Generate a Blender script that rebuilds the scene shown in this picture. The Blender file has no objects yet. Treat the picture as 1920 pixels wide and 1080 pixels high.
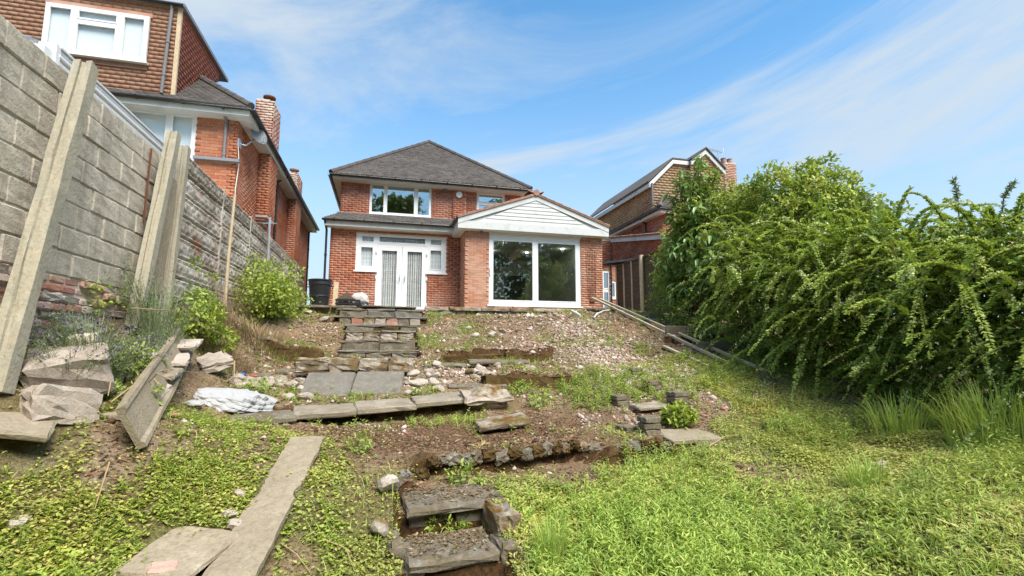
import bpy, bmesh, math, random
import numpy as np
from mathutils import Vector, Matrix, Euler

SC = bpy.context.scene
COL = SC.collection
# ------------------------------------------------------------------ camera, sky, sun, exposure
cam_d = bpy.data.cameras.new('camera'); cam = bpy.data.objects.new('camera', cam_d); COL.objects.link(cam)
cam.location = (0, 0, 1.6)
cam.rotation_euler = (math.radians(90 + 7.05), 0, math.radians(-14.4))
cam_d.sensor_width = 36; cam_d.lens = 36 * 930 / 1920
cam_d.clip_start = .05; cam_d.clip_end = 4000
SC.camera = cam
SUN_EL, SUN_AZ = 54, 158          # azimuth clockwise from +Y: behind the camera, a little to its right
W = bpy.data.worlds.new('World'); SC.world = W; W.use_nodes = True
wn = W.node_tree; wn.nodes.clear()
def wnode(t, **k):
    n = wn.nodes.new(t)
    for a, b in k.items(): setattr(n, a, b)
    return n
sky = wnode('ShaderNodeTexSky', sky_type='NISHITA', sun_disc=False, sun_elevation=math.radians(SUN_EL),
            sun_rotation=math.radians(SUN_AZ), air_density=1.0, dust_density=.6, ozone_density=2.2, altitude=100)
tc = wnode('ShaderNodeTexCoord')
sep = wnode('ShaderNodeSeparateXYZ'); wn.links.new(tc.outputs['Generated'], sep.inputs[0])
# wisps of high cloud drawn out along one wind direction, rising to the east
mp = wnode('ShaderNodeMapping', vector_type='TEXTURE'); mp.inputs['Rotation'].default_value = (0, math.radians(-12), math.radians(-14))
mp.inputs['Scale'].default_value = (1.15, 1.0, .33); mp.inputs['Location'].default_value = (7, 12.2, .3)
wn.links.new(tc.outputs['Generated'], mp.inputs[0])
nz = wnode('ShaderNodeTexNoise'); nz.inputs['Scale'].default_value = 1.25; nz.inputs['Detail'].default_value = 9; nz.inputs['Roughness'].default_value = .63; nz.inputs['Distortion'].default_value = .55
wn.links.new(mp.outputs[0], nz.inputs['Vector'])
rmp = wnode('ShaderNodeMapRange'); rmp.interpolation_type = 'SMOOTHSTEP'
for i, v in ((1, .4), (2, .7), (3, 0), (4, .95)): rmp.inputs[i].default_value = v
wn.links.new(nz.outputs[0], rmp.inputs[0])
# thin veil close to the horizon
hz = wnode('ShaderNodeMapRange'); hz.interpolation_type = 'SMOOTHSTEP'
for i, v in ((1, .0), (2, .58), (3, .97), (4, 0)): hz.inputs[i].default_value = v
wn.links.new(sep.outputs[2], hz.inputs[0])
mx = wnode('ShaderNodeMath', operation='MAXIMUM'); wn.links.new(rmp.outputs[0], mx.inputs[0]); wn.links.new(hz.outputs[0], mx.inputs[1])
mix = wnode('ShaderNodeMix', data_type='RGBA'); wn.links.new(mx.outputs[0], mix.inputs[0])
tint = wnode('ShaderNodeMix', data_type='RGBA', blend_type='MULTIPLY'); tint.inputs[0].default_value = 1
tint.inputs[7].default_value = (.62, 1.04, 1.12, 1)
wn.links.new(sky.outputs[0], tint.inputs[6])
wn.links.new(tint.outputs[2], mix.inputs[6]); mix.inputs[7].default_value = (2.62, 2.98, 3.3, 1)
bg = wnode('ShaderNodeBackground'); bg.inputs[1].default_value = .05
wn.links.new(mix.outputs[2], bg.inputs[0])
wo = wnode('ShaderNodeOutputWorld'); wn.links.new(bg.outputs[0], wo.inputs[0])
sl = bpy.data.lights.new('sun', 'SUN'); sl.energy = 1.5; sl.angle = math.radians(36); sl.color = (1, .93, .82)
sun = bpy.data.objects.new('sun', sl); COL.objects.link(sun)
_a, _e = math.radians(SUN_AZ), math.radians(SUN_EL)
sun.rotation_euler = (-Vector((math.sin(_a) * math.cos(_e), math.cos(_a) * math.cos(_e), math.sin(_e)))).to_track_quat('-Z', 'Y').to_euler()
SC.view_settings.view_transform = 'Standard'; SC.view_settings.look = 'None'
SC.view_settings.gamma = 1; SC.view_settings.exposure = 2.38; SC.view_settings.use_curve_mapping = False
SC.cycles.use_denoising = True
SC.cycles.max_bounces = 8; SC.cycles.transparent_max_bounces = 12

# ------------------------------------------------------------------ helpers
RND = random.Random(7)
RNG = np.random.default_rng(11)
def link(o, parent=None, off=None):
    COL.objects.link(o)
    if parent is not None:
        o.parent = parent
        o.matrix_parent_inverse = Matrix.Translation(-parent.location) if parent.type == 'EMPTY' else Matrix.Identity(4)
    return o
def tag(o, label=None, cat=None, group=None, kind=None):
    if label: o['label'] = label
    if cat: o['category'] = cat
    if group: o['group'] = group
    if kind: o['kind'] = kind
    return o
def thing(name, loc, label, cat, group=None):
    e = bpy.data.objects.new(name, None); e.location = loc; e.empty_display_size = .1
    COL.objects.link(e)
    return tag(e, label, cat, group)
class MB:
    def __init__(s): s.v = []; s.f = []
    def add(s, vs, fs):
        b = len(s.v); s.v += [tuple(v) for v in vs]; s.f += [tuple(i + b for i in f) for f in fs]; return s
    def box(s, x0, x1, y0, y1, z0, z1):
        return s.add([(x0, y0, z0), (x1, y0, z0), (x1, y1, z0), (x0, y1, z0), (x0, y0, z1), (x1, y0, z1), (x1, y1, z1), (x0, y1, z1)],
                     [(3, 2, 1, 0), (4, 5, 6, 7), (0, 1, 5, 4), (1, 2, 6, 5), (2, 3, 7, 6), (3, 0, 4, 7)])
    def beam(s, a, b, w, h, up=(0, 0, 1)):
        a, b = Vector(a), Vector(b); d = (b - a).normalized(); sd = d.cross(Vector(up))
        if sd.length < 1e-4: sd = d.cross(Vector((0, 1, 0)))
        sd.normalize(); u = sd.cross(d)
        vs = []
        for p in (a, b):
            for (i, j) in ((-1, -1), (1, -1), (1, 1), (-1, 1)): vs.append(p + sd * i * w / 2 + u * j * h / 2)
        return s.add(vs, [(0, 1, 2, 3), (7, 6, 5, 4), (0, 4, 5, 1), (1, 5, 6, 2), (2, 6, 7, 3), (3, 7, 4, 0)])
    def tube(s, pts, r, n=8, cap=True):
        pts = [Vector(p) for p in pts]; rs = r if isinstance(r, (list, tuple)) else [r] * len(pts)
        b = len(s.v); prev = None
        for i, p in enumerate(pts):
            d = (pts[min(i + 1, len(pts) - 1)] - pts[max(i - 1, 0)]).normalized()
            a = Vector((0, 0, 1)) if abs(d.z) < .9 else Vector((1, 0, 0))
            if prev is not None: a = prev
            x = a - d * a.dot(d)
            if x.length < 1e-5: x = d.orthogonal()
            x.normalize(); y = d.cross(x); prev = x
            for k in range(n):
                t = 2 * math.pi * k / n; s.v.append(tuple(p + (x * math.cos(t) + y * math.sin(t)) * rs[i]))
        for i in range(len(pts) - 1):
            for k in range(n):
                s.f.append((b + i * n + k, b + i * n + (k + 1) % n, b + (i + 1) * n + (k + 1) % n, b + (i + 1) * n + k))
        if cap:
            s.f.append(tuple(b + k for k in range(n))[::-1]); s.f.append(tuple(b + (len(pts) - 1) * n + k for k in range(n)))
        return s
    def lathe(s, c, prof, n=20):
        b = len(s.v); c = Vector(c)
        for r, z in prof:
            for k in range(n):
                t = 2 * math.pi * k / n; s.v.append((c.x + r * math.cos(t), c.y + r * math.sin(t), c.z + z))
        for i in range(len(prof) - 1):
            for k in range(n): s.f.append((b + i * n + k, b + i * n + (k + 1) % n, b + (i + 1) * n + (k + 1) % n, b + (i + 1) * n + k))
        s.f.append(tuple(b + k for k in range(n))[::-1]); s.f.append(tuple(b + (len(prof) - 1) * n + k for k in range(n)))
        return s
    def prism(s, poly, ext):
        n = len(poly); e = Vector(ext); a = [Vector(p) for p in poly]; vs = a + [p + e for p in a]
        return s.add(vs, [tuple(range(n))[::-1], tuple(range(n, 2 * n))] + [(i, (i + 1) % n, n + (i + 1) % n, n + i) for i in range(n)])
    def obj(s, name, mat, parent=None, label=None, cat=None, group=None, kind=None, smooth=False, fix=True):
        me = bpy.data.meshes.new(name); me.from_pydata(s.v, [], s.f)
        if fix:
            bm = bmesh.new(); bm.from_mesh(me); bmesh.ops.recalc_face_normals(bm, faces=bm.faces); bm.to_mesh(me); bm.free()
        if smooth: me.polygons.foreach_set('use_smooth', [True] * len(me.polygons))
        me.materials.append(mat); me.update()
        return tag(link(bpy.data.objects.new(name, me), parent), label, cat, group, kind)
def mesh_np(name, V, F, mat, rnd=None, parent=None, label=None, cat=None, group=None, kind=None, smooth=False):
    V = np.ascontiguousarray(V, np.float32); F = np.ascontiguousarray(F, np.int32); k = F.shape[1]
    me = bpy.data.meshes.new(name)
    me.vertices.add(len(V)); me.vertices.foreach_set('co', V.ravel())
    me.loops.add(F.size); me.loops.foreach_set('vertex_index', F.ravel())
    me.polygons.add(len(F)); me.polygons.foreach_set('loop_start', np.arange(len(F), dtype=np.int32) * k)
    if smooth: me.polygons.foreach_set('use_smooth', np.ones(len(F), bool))
    if rnd is not None:
        a = me.attributes.new('rnd', 'FLOAT', 'POINT'); a.data.foreach_set('value', np.ascontiguousarray(rnd, np.float32))
    me.update(calc_edges=True); me.validate()
    if mat: me.materials.append(mat)
    o = bpy.data.objects.new(name, me)
    return tag(link(o, parent), label, cat, group, kind)

# ------------------------------------------------------------------ materials
class NT:
    def __init__(s, name):
        s.m = bpy.data.materials.new(name); s.m.use_nodes = True; s.t = s.m.node_tree; s.t.nodes.clear()
        s.geo = s.t.nodes.new('ShaderNodeNewGeometry'); s.oi = s.t.nodes.new('ShaderNodeObjectInfo')
    def n(s, t, ins=None, **k):
        nd = s.t.nodes.new(t)
        for a, b in k.items(): setattr(nd, a, b)
        for a, b in (ins or {}).items(): s.put(nd.inputs[a], b)
        return nd
    def put(s, sock, v):
        if hasattr(v, 'is_output'): s.t.links.new(v, sock)
        else:
            if isinstance(v, tuple) and len(v) == 3 and sock.type == 'RGBA': v = (*v, 1)
            sock.default_value = v
    def pos(s): return s.geo.outputs['Position']
    def math(s, op, a, b=0.0, c=0.0, clamp=False):
        nd = s.n('ShaderNodeMath', {0: a, 1: b, 2: c}, operation=op); nd.use_clamp = clamp; return nd.outputs[0]
    def noise(s, scale, detail=4, rough=.55, vec=None, dist=0.0):
        return s.n('ShaderNodeTexNoise', {'Vector': vec if vec is not None else s.pos(), 'Scale': scale, 'Detail': detail, 'Roughness': rough, 'Distortion': dist}).outputs[0]
    def rng(s, v, a, b, c=0.0, d=1.0): return s.n('ShaderNodeMapRange', {0: v, 1: a, 2: b, 3: c, 4: d}).outputs[0]
    def ramp(s, v, stops, interp='LINEAR'):
        nd = s.n('ShaderNodeValToRGB', {0: v}); r = nd.color_ramp; r.interpolation = interp
        while len(r.elements) < len(stops): r.elements.new(.5)
        for e, (p, c) in zip(r.elements, stops): e.position = p; e.color = (*c, 1)
        return nd.outputs[0]
    def mix(s, f, a, b, mode='MIX'):
        return s.n('ShaderNodeMix', {0: f, 6: a, 7: b}, data_type='RGBA', blend_type=mode).outputs[2]
    def attr(s, name): return s.n('ShaderNodeAttribute', attribute_name=name)
    def rnd(s): return s.math('FRACT', s.math('ADD', s.attr('rnd').outputs['Fac'], s.oi.outputs['Random']))
    def bump(s, h, strength=.3, dist=.02): return s.n('ShaderNodeBump', {'Strength': strength, 'Distance': dist, 'Height': h}).outputs[0]
    def out(s, col, rough=.8, normal=None, spec=.3, metal=0.0):
        b = s.n('ShaderNodeBsdfPrincipled', {'Base Color': col, 'Roughness': rough, 'Metallic': metal, 'Specular IOR Level': spec})
        if normal is not None: s.t.links.new(normal, b.inputs['Normal'])
        s.surf(b.outputs[0]); return s.m
    def surf(s, sh): s.t.links.new(sh, s.n('ShaderNodeOutputMaterial').inputs[0])

def brick_mat(name, cols, grime=.35, stain=(.22, .08, .05)):
    t = NT(name); r = t.rnd()
    c = t.ramp(r, [(i / (len(cols) - 1), k) for i, k in enumerate(cols)])
    c = t.mix(t.rng(t.noise(60, 3), .4, .75, 0, .3), c, tuple(v * .75 for v in stain))
    c = t.mix(t.rng(t.noise(1.1, 5), .45, .75, 0, grime), c, (.62, .5, .42))
    c = t.mix(t.rng(t.noise(.7, 4), .5, .8, 0, .35), c, stain)
    return t.out(c, .9, t.bump(t.noise(90, 3), .35, .006), .15)
def stone_mat(name, a, b, c3, scale=6, moss=0.0, mosscol=(.09, .05, .015), bump=.5, lichen=.3):
    t = NT(name); v = t.n('ShaderNodeVectorMath', {0: t.pos(), 1: t.n('ShaderNodeCombineXYZ', {0: t.math('MULTIPLY', t.oi.outputs['Random'], 37.0), 1: t.math('MULTIPLY', t.oi.outputs['Random'], 11.0)}).outputs[0]}, operation='ADD').outputs[0]
    c = t.mix(t.rng(t.noise(scale, 6, .6, v), .32, .68), a, b)
    c = t.mix(t.rng(t.noise(scale * 7, 4, .6, v), .48, .72, 0, .7), c, c3)
    c = t.mix(t.rng(t.noise(scale * 2.3, 5, .6, v), .55, .7, 0, lichen), c, (.55, .53, .44))
    c = t.mix(t.rng(t.oi.outputs['Random'], 0, 1, 0, .3), c, tuple(x * .6 for x in a))
    if moss:
        up = t.n('ShaderNodeSeparateXYZ', {0: t.geo.outputs['Normal']}).outputs[2]
        m = t.math('MULTIPLY', t.rng(t.noise(scale * .9, 5, .6, v), .42, .58), t.rng(up, -.3, .5, .45, 1))
        c = t.mix(t.math('MULTIPLY', m, moss), c, mosscol)
        c = t.mix(t.math('MULTIPLY', t.math('MULTIPLY', m, t.rng(t.noise(scale * 3, 3, .5, v), .5, .65)), moss * .7), c, (.13, .14, .03))
    return t.out(c, .92, t.bump(t.noise(scale * 9, 5, .65, v), bump, .012), .15)
def plain(name, col, rough=.5, var=.12, spec=.4, metal=0.0, bump=0.0, dirt=(.25, .23, .2), dirtamt=.15, scale=5):
    t = NT(name); c = t.mix(t.rng(t.noise(scale * 6, 4), .3, .7, 0, var), col, tuple(x * .75 for x in col))
    c = t.mix(t.rng(t.noise(scale, 6, .62), .5, .75, 0, dirtamt), c, dirt)
    return t.out(c, rough, t.bump(t.noise(scale * 12, 3), bump, .004) if bump else None, spec, metal)
def leaf_mat(name, cols, trans=.35, rough=.45, spec=.25):
    t = NT(name); r = t.attr('rnd').outputs['Fac']
    c = t.ramp(r, [(i / (len(cols) - 1), k) for i, k in enumerate(cols)])
    c = t.mix(t.rng(t.noise(2.2, 3), .35, .65, 0, .35), c, cols[0])
    d = t.n('ShaderNodeBsdfPrincipled', {'Base Color': c, 'Roughness': rough, 'Specular IOR Level': spec})
    tr = t.n('ShaderNodeBsdfTranslucent', {0: t.mix(.5, c, (.35, .4, .03), 'MULTIPLY' if 0 else 'MIX')})
    t.surf(t.n('ShaderNodeMixShader', {0: trans, 1: d.outputs[0], 2: tr.outputs[0]}).outputs[0]); return t.m
def glass_mat(name, tint=(.8, .87, .84), refl=.22):
    t = NT(name)
    fr = t.math('ADD', t.math('MULTIPLY', t.math('POWER', t.n('ShaderNodeLayerWeight', {0: .5}).outputs['Facing'], 4.0), .8), refl * .5, clamp=True)
    wob = t.bump(t.noise(1.7, 2), .05, .02)
    g = t.n('ShaderNodeBsdfGlossy', {'Color': (.95, .98, 1), 'Roughness': .015, 'Normal': wob})
    tp = t.n('ShaderNodeBsdfTransparent', {0: tint})
    t.surf(t.n('ShaderNodeMixShader', {0: fr, 1: tp.outputs[0], 2: g.outputs[0]}).outputs[0]); return t.m

M = {}
M['brick'] = brick_mat('orange_brick', [(.22, .07, .042), (.33, .105, .058), (.4, .135, .07), (.3, .09, .05), (.44, .175, .1), (.26, .075, .045)], .3)
M['brick_left'] = brick_mat('orange_brick_left', [(.32, .11, .06), (.42, .15, .078), (.47, .18, .095), (.37, .125, .066), (.49, .215, .12)], .25)
M['brick_ext'] = brick_mat('buff_brick', [(.36, .17, .105), (.46, .235, .15), (.5, .27, .18), (.41, .2, .125), (.41, .165, .1), (.52, .31, .215)], .3)
M['brick_old'] = brick_mat('old_brick', [(.4, .14, .09), (.46, .3, .22), (.3, .11, .08), (.5, .42, .36), (.34, .16, .12)], .6)
M['mortar'] = stone_mat('mortar', (.64, .52, .42), (.56, .44, .35), (.46, .36, .28), 3, bump=.2, lichen=.1)
M['mortar_white'] = stone_mat('mortar_pale', (.62, .54, .47), (.5, .43, .37), (.66, .58, .53), 4, bump=.6)
M['block'] = stone_mat('concrete_block', (0.572, 0.508, 0.413), (0.461, 0.405, 0.326), (0.318, 0.278, 0.223), 4.5, bump=.7, lichen=.22)
M['post'] = stone_mat('concrete_post', (0.399, 0.357, 0.268), (0.326, 0.304, 0.242), (0.231, 0.21, 0.158), 5, bump=.5, lichen=.35)
t = NT('concrete_panel'); _c = t.mix(t.rng(t.noise(4, 6, .6), .35, .65), (.5, .44, .37), (.3, .25, .2)); _c = t.mix(t.rng(t.noise(1.3, 6, .65), .47, .6, 0, .85), _c, (.64, .59, .52)); _c = t.mix(t.rng(t.noise(1.0, 5, .6), .53, .66, 0, .75), _c, (.17, .12, .09)); _c = t.mix(t.rng(t.noise(38, 4), .5, .7, 0, .6), _c, (.2, .165, .13)); _c = t.mix(t.rng(t.noise(2.1, 5, .6), .6, .7, 0, .6), _c, (.36, .16, .1))
M['panel'] = t.out(_c, .92, t.bump(t.noise(50, 5, .65), .7, .012), .15)
M['panel_dark'] = stone_mat('weathered_panel', (0.324, 0.277, 0.223), (0.216, 0.182, 0.149), (0.54, 0.486, 0.405), 4, bump=.8, lichen=.35)
M['slab'] = stone_mat('paving_slab', (0.334, 0.293, 0.228), (0.253, 0.217, 0.172), (0.151, 0.131, 0.101), 5, moss=.25, bump=.5)
M['slab_grey'] = stone_mat('grey_slab', (.22, .205, .18), (.165, .155, .135), (.1, .092, .078), 6, moss=.2, bump=.6, lichen=.2)
M['slab_pale'] = stone_mat('pale_slab', (.35, .295, .215), (.27, .225, .16), (.16, .13, .09), 5, bump=.8, lichen=.25)
M['slab_dark'] = stone_mat('dark_slab', (0.196, 0.171, 0.137), (0.137, 0.117, 0.0926), (0.293, 0.264, 0.205), 6, moss=.45, bump=.6)
M['slab_moss'] = stone_mat('mossy_slab', (.32, .28, .22), (.24, .2, .16), (.5, .47, .42), 6, moss=1.0, mosscol=(.13, .062, .014), bump=.8)
M['moss_dark'] = stone_mat('dark_moss', (.085, .048, .02), (.05, .028, .012), (.14, .09, .03), 9, moss=.5, mosscol=(.11, .07, .02), bump=1.0, lichen=.12)
M['rubble'] = stone_mat('rubble_stone', (.46, .4, .34), (.36, .3, .25), (.22, .18, .15), 8, moss=.25, bump=.8)
M['pale_rock'] = stone_mat('pale_rock', (.5, .44, .38), (.4, .345, .295), (.26, .22, .185), 7, bump=.9)
M['upvc'] = plain('white_upvc', (.74, .75, .76), .35, .05, .45, dirtamt=.06)
M['white_paint'] = plain('white_paint', (.6, .61, .61), .6, .2, .3, dirtamt=.75, dirt=(.36, .36, .34), scale=2.2)
M['gable_paint'] = plain('gable_paint', (.54, .55, .545), .65, .3, .25, dirtamt=.7, dirt=(.34, .34, .33), scale=2.6)
M['pale_timber'] = plain('pale_timber', (.56, .45, .31), .8, .35, .15, bump=.4, dirtamt=.5, dirt=(.34, .26, .17), scale=4)
M['black'] = plain('black_plastic', (.018, .018, .02), .35, .2, .5, dirtamt=.3, dirt=(.07, .065, .06))
M['grey_pipe'] = plain('grey_pipe', (.17, .16, .17), .45, .2, .4, dirtamt=.3)
M['lead'] = plain('lead', (.2, .2, .23), .55, .2, .4, dirtamt=.3)
M['soffit'] = plain('soffit_board', (.6, .57, .5), .6, .1, .3, dirtamt=.3, dirt=(.35, .32, .27))
M['roof_tile'] = brick_mat('roof_tile', [(.064, .058, .056), (.092, .084, .08), (.116, .105, .1), (.076, .069, .066), (.13, .119, .112), (.07, .063, .06)], .05, (.06, .05, .046))
M['roof_red'] = stone_mat('ridge_tile', (.33, .18, .13), (.26, .14, .1), (.4, .32, .27), 5, bump=.5, lichen=.3)
M['hung'] = brick_mat('hung_tile', [(.35, .2, .135), (.38, .215, .145), (.4, .23, .155), (.365, .205, .14)], .15)
M['hung_red'] = brick_mat('hung_tile_red', [(0.324, 0.12, 0.084), (0.384, 0.144, 0.096), (0.348, 0.12, 0.09), (0.288, 0.108, 0.078)], .15)
M['hung_buff'] = brick_mat('hung_tile_buff', [(.4, .27, .16), (.46, .33, .2), (.36, .24, .15), (.42, .28, .18)], .2)
M['glass'] = glass_mat('window_glass', refl=.6)
M['glass_clear'] = glass_mat('clear_glass', (.95, .96, .96), .08)
M['glass_dark'] = glass_mat('patio_glass', (.8, .87, .84), .3)
M['blind'] = plain('blind_fabric', (.62, .62, .61), .8, .1, .1)
M['lace'] = plain('net_curtain', (.78, .82, .84), .9, .15, .1, dirtamt=.3, dirt=(.6, .66, .7), scale=1.5)
M['room'] = plain('room_wall', (.55, .57, .5), .85, .05, .1)
M['room_dark'] = plain('room_door', (.05, .045, .04), .6, .1, .3)
M['floor'] = plain('room_floor', (.18, .12, .08), .5, .2, .3)
M['timber'] = stone_mat('weathered_timber', (0.621, 0.499, 0.338), (0.486, 0.378, 0.257), (0.297, 0.216, 0.135), 9, bump=.4, lichen=.3)
M['fence'] = stone_mat('fence_board', (0.13, 0.0858, 0.0598), (0.0884, 0.0585, 0.0429), (0.195, 0.143, 0.0975), 7, bump=.5, lichen=.06)
M['fence_green'] = stone_mat('mossy_fence_board', (.115, .095, .05), (.08, .066, .036), (.16, .13, .075), 7, bump=.5, lichen=.08)
M['steel'] = plain('galvanised_steel', (.5, .52, .55), .35, .15, .5, .7)
M['rust'] = plain('rusty_iron', (.14, .06, .035), .8, .3, .2, bump=.3)
M['dish'] = plain('dish_grey', (.16, .17, .18), .5, .1, .4)
M['cable'] = plain('white_cable', (.62, .6, .56), .5, .1, .3)
M['sack'] = plain('white_sack', (.35, .355, .365), .55, .1, .3, bump=.3, dirtamt=.25, dirt=(0.272, 0.245, 0.204), scale=7)
M['bag'] = plain('black_bag', (.015, .015, .017), .25, .2, .6)
M['grey_sack'] = plain('grey_sack', (.5, .46, .43), .7, .2, .2, dirtamt=.5, dirt=(.3, .24, .2))
M['blue'] = plain('blue_plastic', (.03, .16, .6), .4, .15, .4)
M['bark'] = stone_mat('bark', (.14, .1, .07), (.09, .065, .045), (.2, .16, .12), 14, bump=.9, lichen=.1)
M['dry'] = plain('dry_stem', (.36, .26, .14), .8, .3, .15)
M['lamp'] = None
_nt = M['block'].node_tree; _b = next(n for n in _nt.nodes if n.type == 'BSDF_PRINCIPLED'); _src = _b.inputs['Base Color'].links[0].from_socket
_t = NT.__new__(NT); _t.m = M['block']; _t.t = _nt; _t.geo = next(n for n in _nt.nodes if n.type == 'NEW_GEOMETRY'); _t.oi = next(n for n in _nt.nodes if n.type == 'OBJECT_INFO')
_st = _t.n('ShaderNodeMapping', {'Vector': _t.pos(), 'Scale': (1, 3.2, .55)}).outputs[0]
_c = _t.mix(_t.rng(_t.noise(1.6, 6, .65, _st), .5, .72, 0, .55), _src, (.16, .135, .105))
_c = _t.mix(_t.rng(_t.noise(2.7, 5, .6, _st), .62, .74, 0, .6), _c, (.34, .17, .1)); _nt.links.new(_c, _b.inputs['Base Color'])
t = NT('ceiling_lamp'); t.surf(t.n('ShaderNodeEmission', {0: (1, .95, .85), 1: 9.0}).outputs[0]); M['lamp'] = t.m
# ------------------------------------------------------------------ terrain
CP = np.array([[0.45,3.4,0.15],[1.59,3.0,0.19],[2.7,2.49,0.28],[3.16,1.93,0.47],[-0.96,3.54,0.24],[-1.91,3.35,0.42],[-2.38,4.03,0.9],[-1.81,4.3,0.93],[0.56,3.97,0.36],[-1.41,3.92,0.63],[-0.54,5.04,0.69],[0.18,4.97,0.57],[1.47,4.86,0.52],[3.18,4.73,0.52],[3.98,3.6,0.48],[4.21,2.57,0.71],[6.03,4.37,0.85],[5.8,3.49,0.87],[5.14,5.32,0.89],[5.54,6.73,1.31],[3.89,5.75,0.88],[2.48,5.92,0.77],[1.16,6.06,0.74],[-0.1,6.38,0.74],[-1.27,5.84,0.8],[-2.05,5.91,1.03],[-0.48,7.37,1.05],[1.01,6.89,0.98],[3.62,6.62,1.1],[-1.63,7.34,1.14],[-2.43,7.83,1.42],[-0.15,8.19,1.31],[1.48,7.77,1.31],[3.18,7.54,1.3],[4.96,7.28,1.38],[-1.68,9.79,1.65],[-0.09,9.39,1.55],[2.63,8.69,1.55],[4.8,8.73,1.75],[-2.33,10.23,1.9],[1.98,10.47,2.0],[4.5,10.62,2.27],[6.21,10.28,2.27],[-1.41,11.93,2.26],[1.0,12.43,2.48],[4.93,11.62,2.52],[-1.28,12.81,2.41],[5.84,11.69,2.57],[-2.8,3.0,1.3],[-2.8,4.4,1.58],[-2.75,6.9,2.15],[-2.8,8.9,2.42],[-2.8,10.8,2.55],[-2.8,12.5,2.6],[-2.8,1.0,0.8],[-2.8,-1.0,0.4],[0.0,1.5,0.08],[2.0,0.0,0.05],[0.0,-2.0,0.0],[4.0,0.0,0.3],[6.5,0.0,0.5],[7.5,3.0,0.85],[7.6,6.0,1.3],[7.7,9.0,1.9],[7.7,12.0,2.5],[5.0,-2.0,0.2],[9.0,0.0,0.6],[9.0,6.0,1.4],[9.0,12.0,2.6],[-2.0,13.0,2.5],[2.0,13.2,2.5],[6.0,13.2,2.55],[-2.8,7.9,2.3]])
def _phi(r): return np.where(r > 1e-9, r * r * np.log(np.maximum(r, 1e-9)), 0)
def _fit(A):
    n = len(A); D = np.hypot(A[:, None, 0] - A[None, :, 0], A[:, None, 1] - A[None, :, 1])
    K = _phi(D) + .002 * np.eye(n) * n; P = np.c_[np.ones(n), A[:, :2]]
    return np.linalg.solve(np.block([[K, P], [P.T, np.zeros((3, 3))]]), np.r_[A[:, 2], np.zeros(3)])
_w = _fit(CP)
def tz(X, Y):
    X = np.clip(X, -2.85, 9); Y = np.clip(Y, -2, 13.2)
    D = np.hypot(X[..., None] - CP[:, 0], Y[..., None] - CP[:, 1])
    return _phi(D) @ _w[:len(CP)] + _w[-3] + _w[-2] * X + _w[-1] * Y
def vnoise(X, Y, s, seed=0):
    r = np.random.default_rng(seed).random((256, 256)); x = X * s + 97; y = Y * s + 53
    i = np.floor(x).astype(int); j = np.floor(y).astype(int); a = x - i; b = y - j
    a = a * a * (3 - 2 * a); b = b * b * (3 - 2 * b); g = lambda p, q: r[p % 256, q % 256]
    return (g(i, j) * (1 - a) + g(i + 1, j) * a) * (1 - b) + (g(i, j + 1) * (1 - a) + g(i + 1, j + 1) * a) * b - .5
def sst(x, a, b): t = np.clip((x - a) / (b - a), 0, 1); return t * t * (3 - 2 * t)
RISERS = [(.95, 2.95, 8.45, .26), (-1.95, -1.0, 9.35, .26), (1.4, 2.8, 7.2, .2), (-1.7, 1.05, 6.55, .12), (.25, 3.1, 4.9, .2), (-1.1, .4, 7.95, .15), (5.2, 7, 8.6, .18)]
def height(X, Y):
    z = tz(X, Y)
    for x0, x1, y, h in RISERS:
        yy = y + .08 * vnoise(X, Y * 0, 1.7, 5) * 2
        w = sst(X, x0 - .12, x0 + .12) * (1 - sst(X, x1 - .12, x1 + .12))
        z = z + w * h * (sst(Y, yy - .035, yy + .035) - np.clip((Y - yy) / 1.1 + .5, 0, 1))
    inn = (X > -2.8) & (X < 9.5) & (Y > -3) & (Y < 13.1)
    z = z + np.where(inn, .07 * vnoise(X, Y, 1.5, 1) + .05 * vnoise(X, Y, 4, 2) + .03 * vnoise(X, Y, 11, 3) + .016 * vnoise(X, Y, 27, 4), 0)
    st_ = (X > .14) & (X < .84) & (Y > 2.9) & (Y < 4.5)
    z = np.where(st_, np.where(Y < 3.46, -.14, np.where(Y < 4.08, .165, .335)), z)
    for (y0_, y1_, zs_, xa_, xb_) in ((8.55, 8.93, 1.34, -.8, .64), (8.93, 9.73, 1.53, -.8, .64), (9.73, 10.53, 1.72, -.82, .65), (10.53, 11.13, 1.91, -.82, .66), (11.13, 11.83, 2.07, -.86, .95), (11.83, 12.43, 2.29, -1.16, .94), (12.43, 13.0, 2.5, -1.12, .94)):
        z = np.where((X > xa_) & (X < xb_) & (Y >= y0_) & (Y < y1_), np.minimum(z, zs_), z)
    w = np.exp(-((X - 3.9) / 1.1) ** 2 - ((Y - 9.9) / 1.3) ** 2) * .14
    return np.where(Y > 13.05, np.minimum(z, 2.5), z + w)
def span(*segs):
    out = []
    for a, b, st in segs: out.append(np.arange(a, b, st))
    return np.concatenate(out)
gx = np.concatenate([[-900, -300, -100, -40, -15, -6, -3.6], span((-3.0, 8.2, .045)), [8.2, 9, 11, 15, 25, 50, 120, 350, 900]])
gy = np.concatenate([[-900, -300, -100, -40, -15, -6, -3], span((-2, 2, .2), (2, 6.6, .035), (6.6, 13.2, .05)), [13.2, 15, 20, 35, 60, 120, 350, 1200]])
GX, GY = np.meshgrid(gx, gy); GZ = height(GX, GY)
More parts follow.
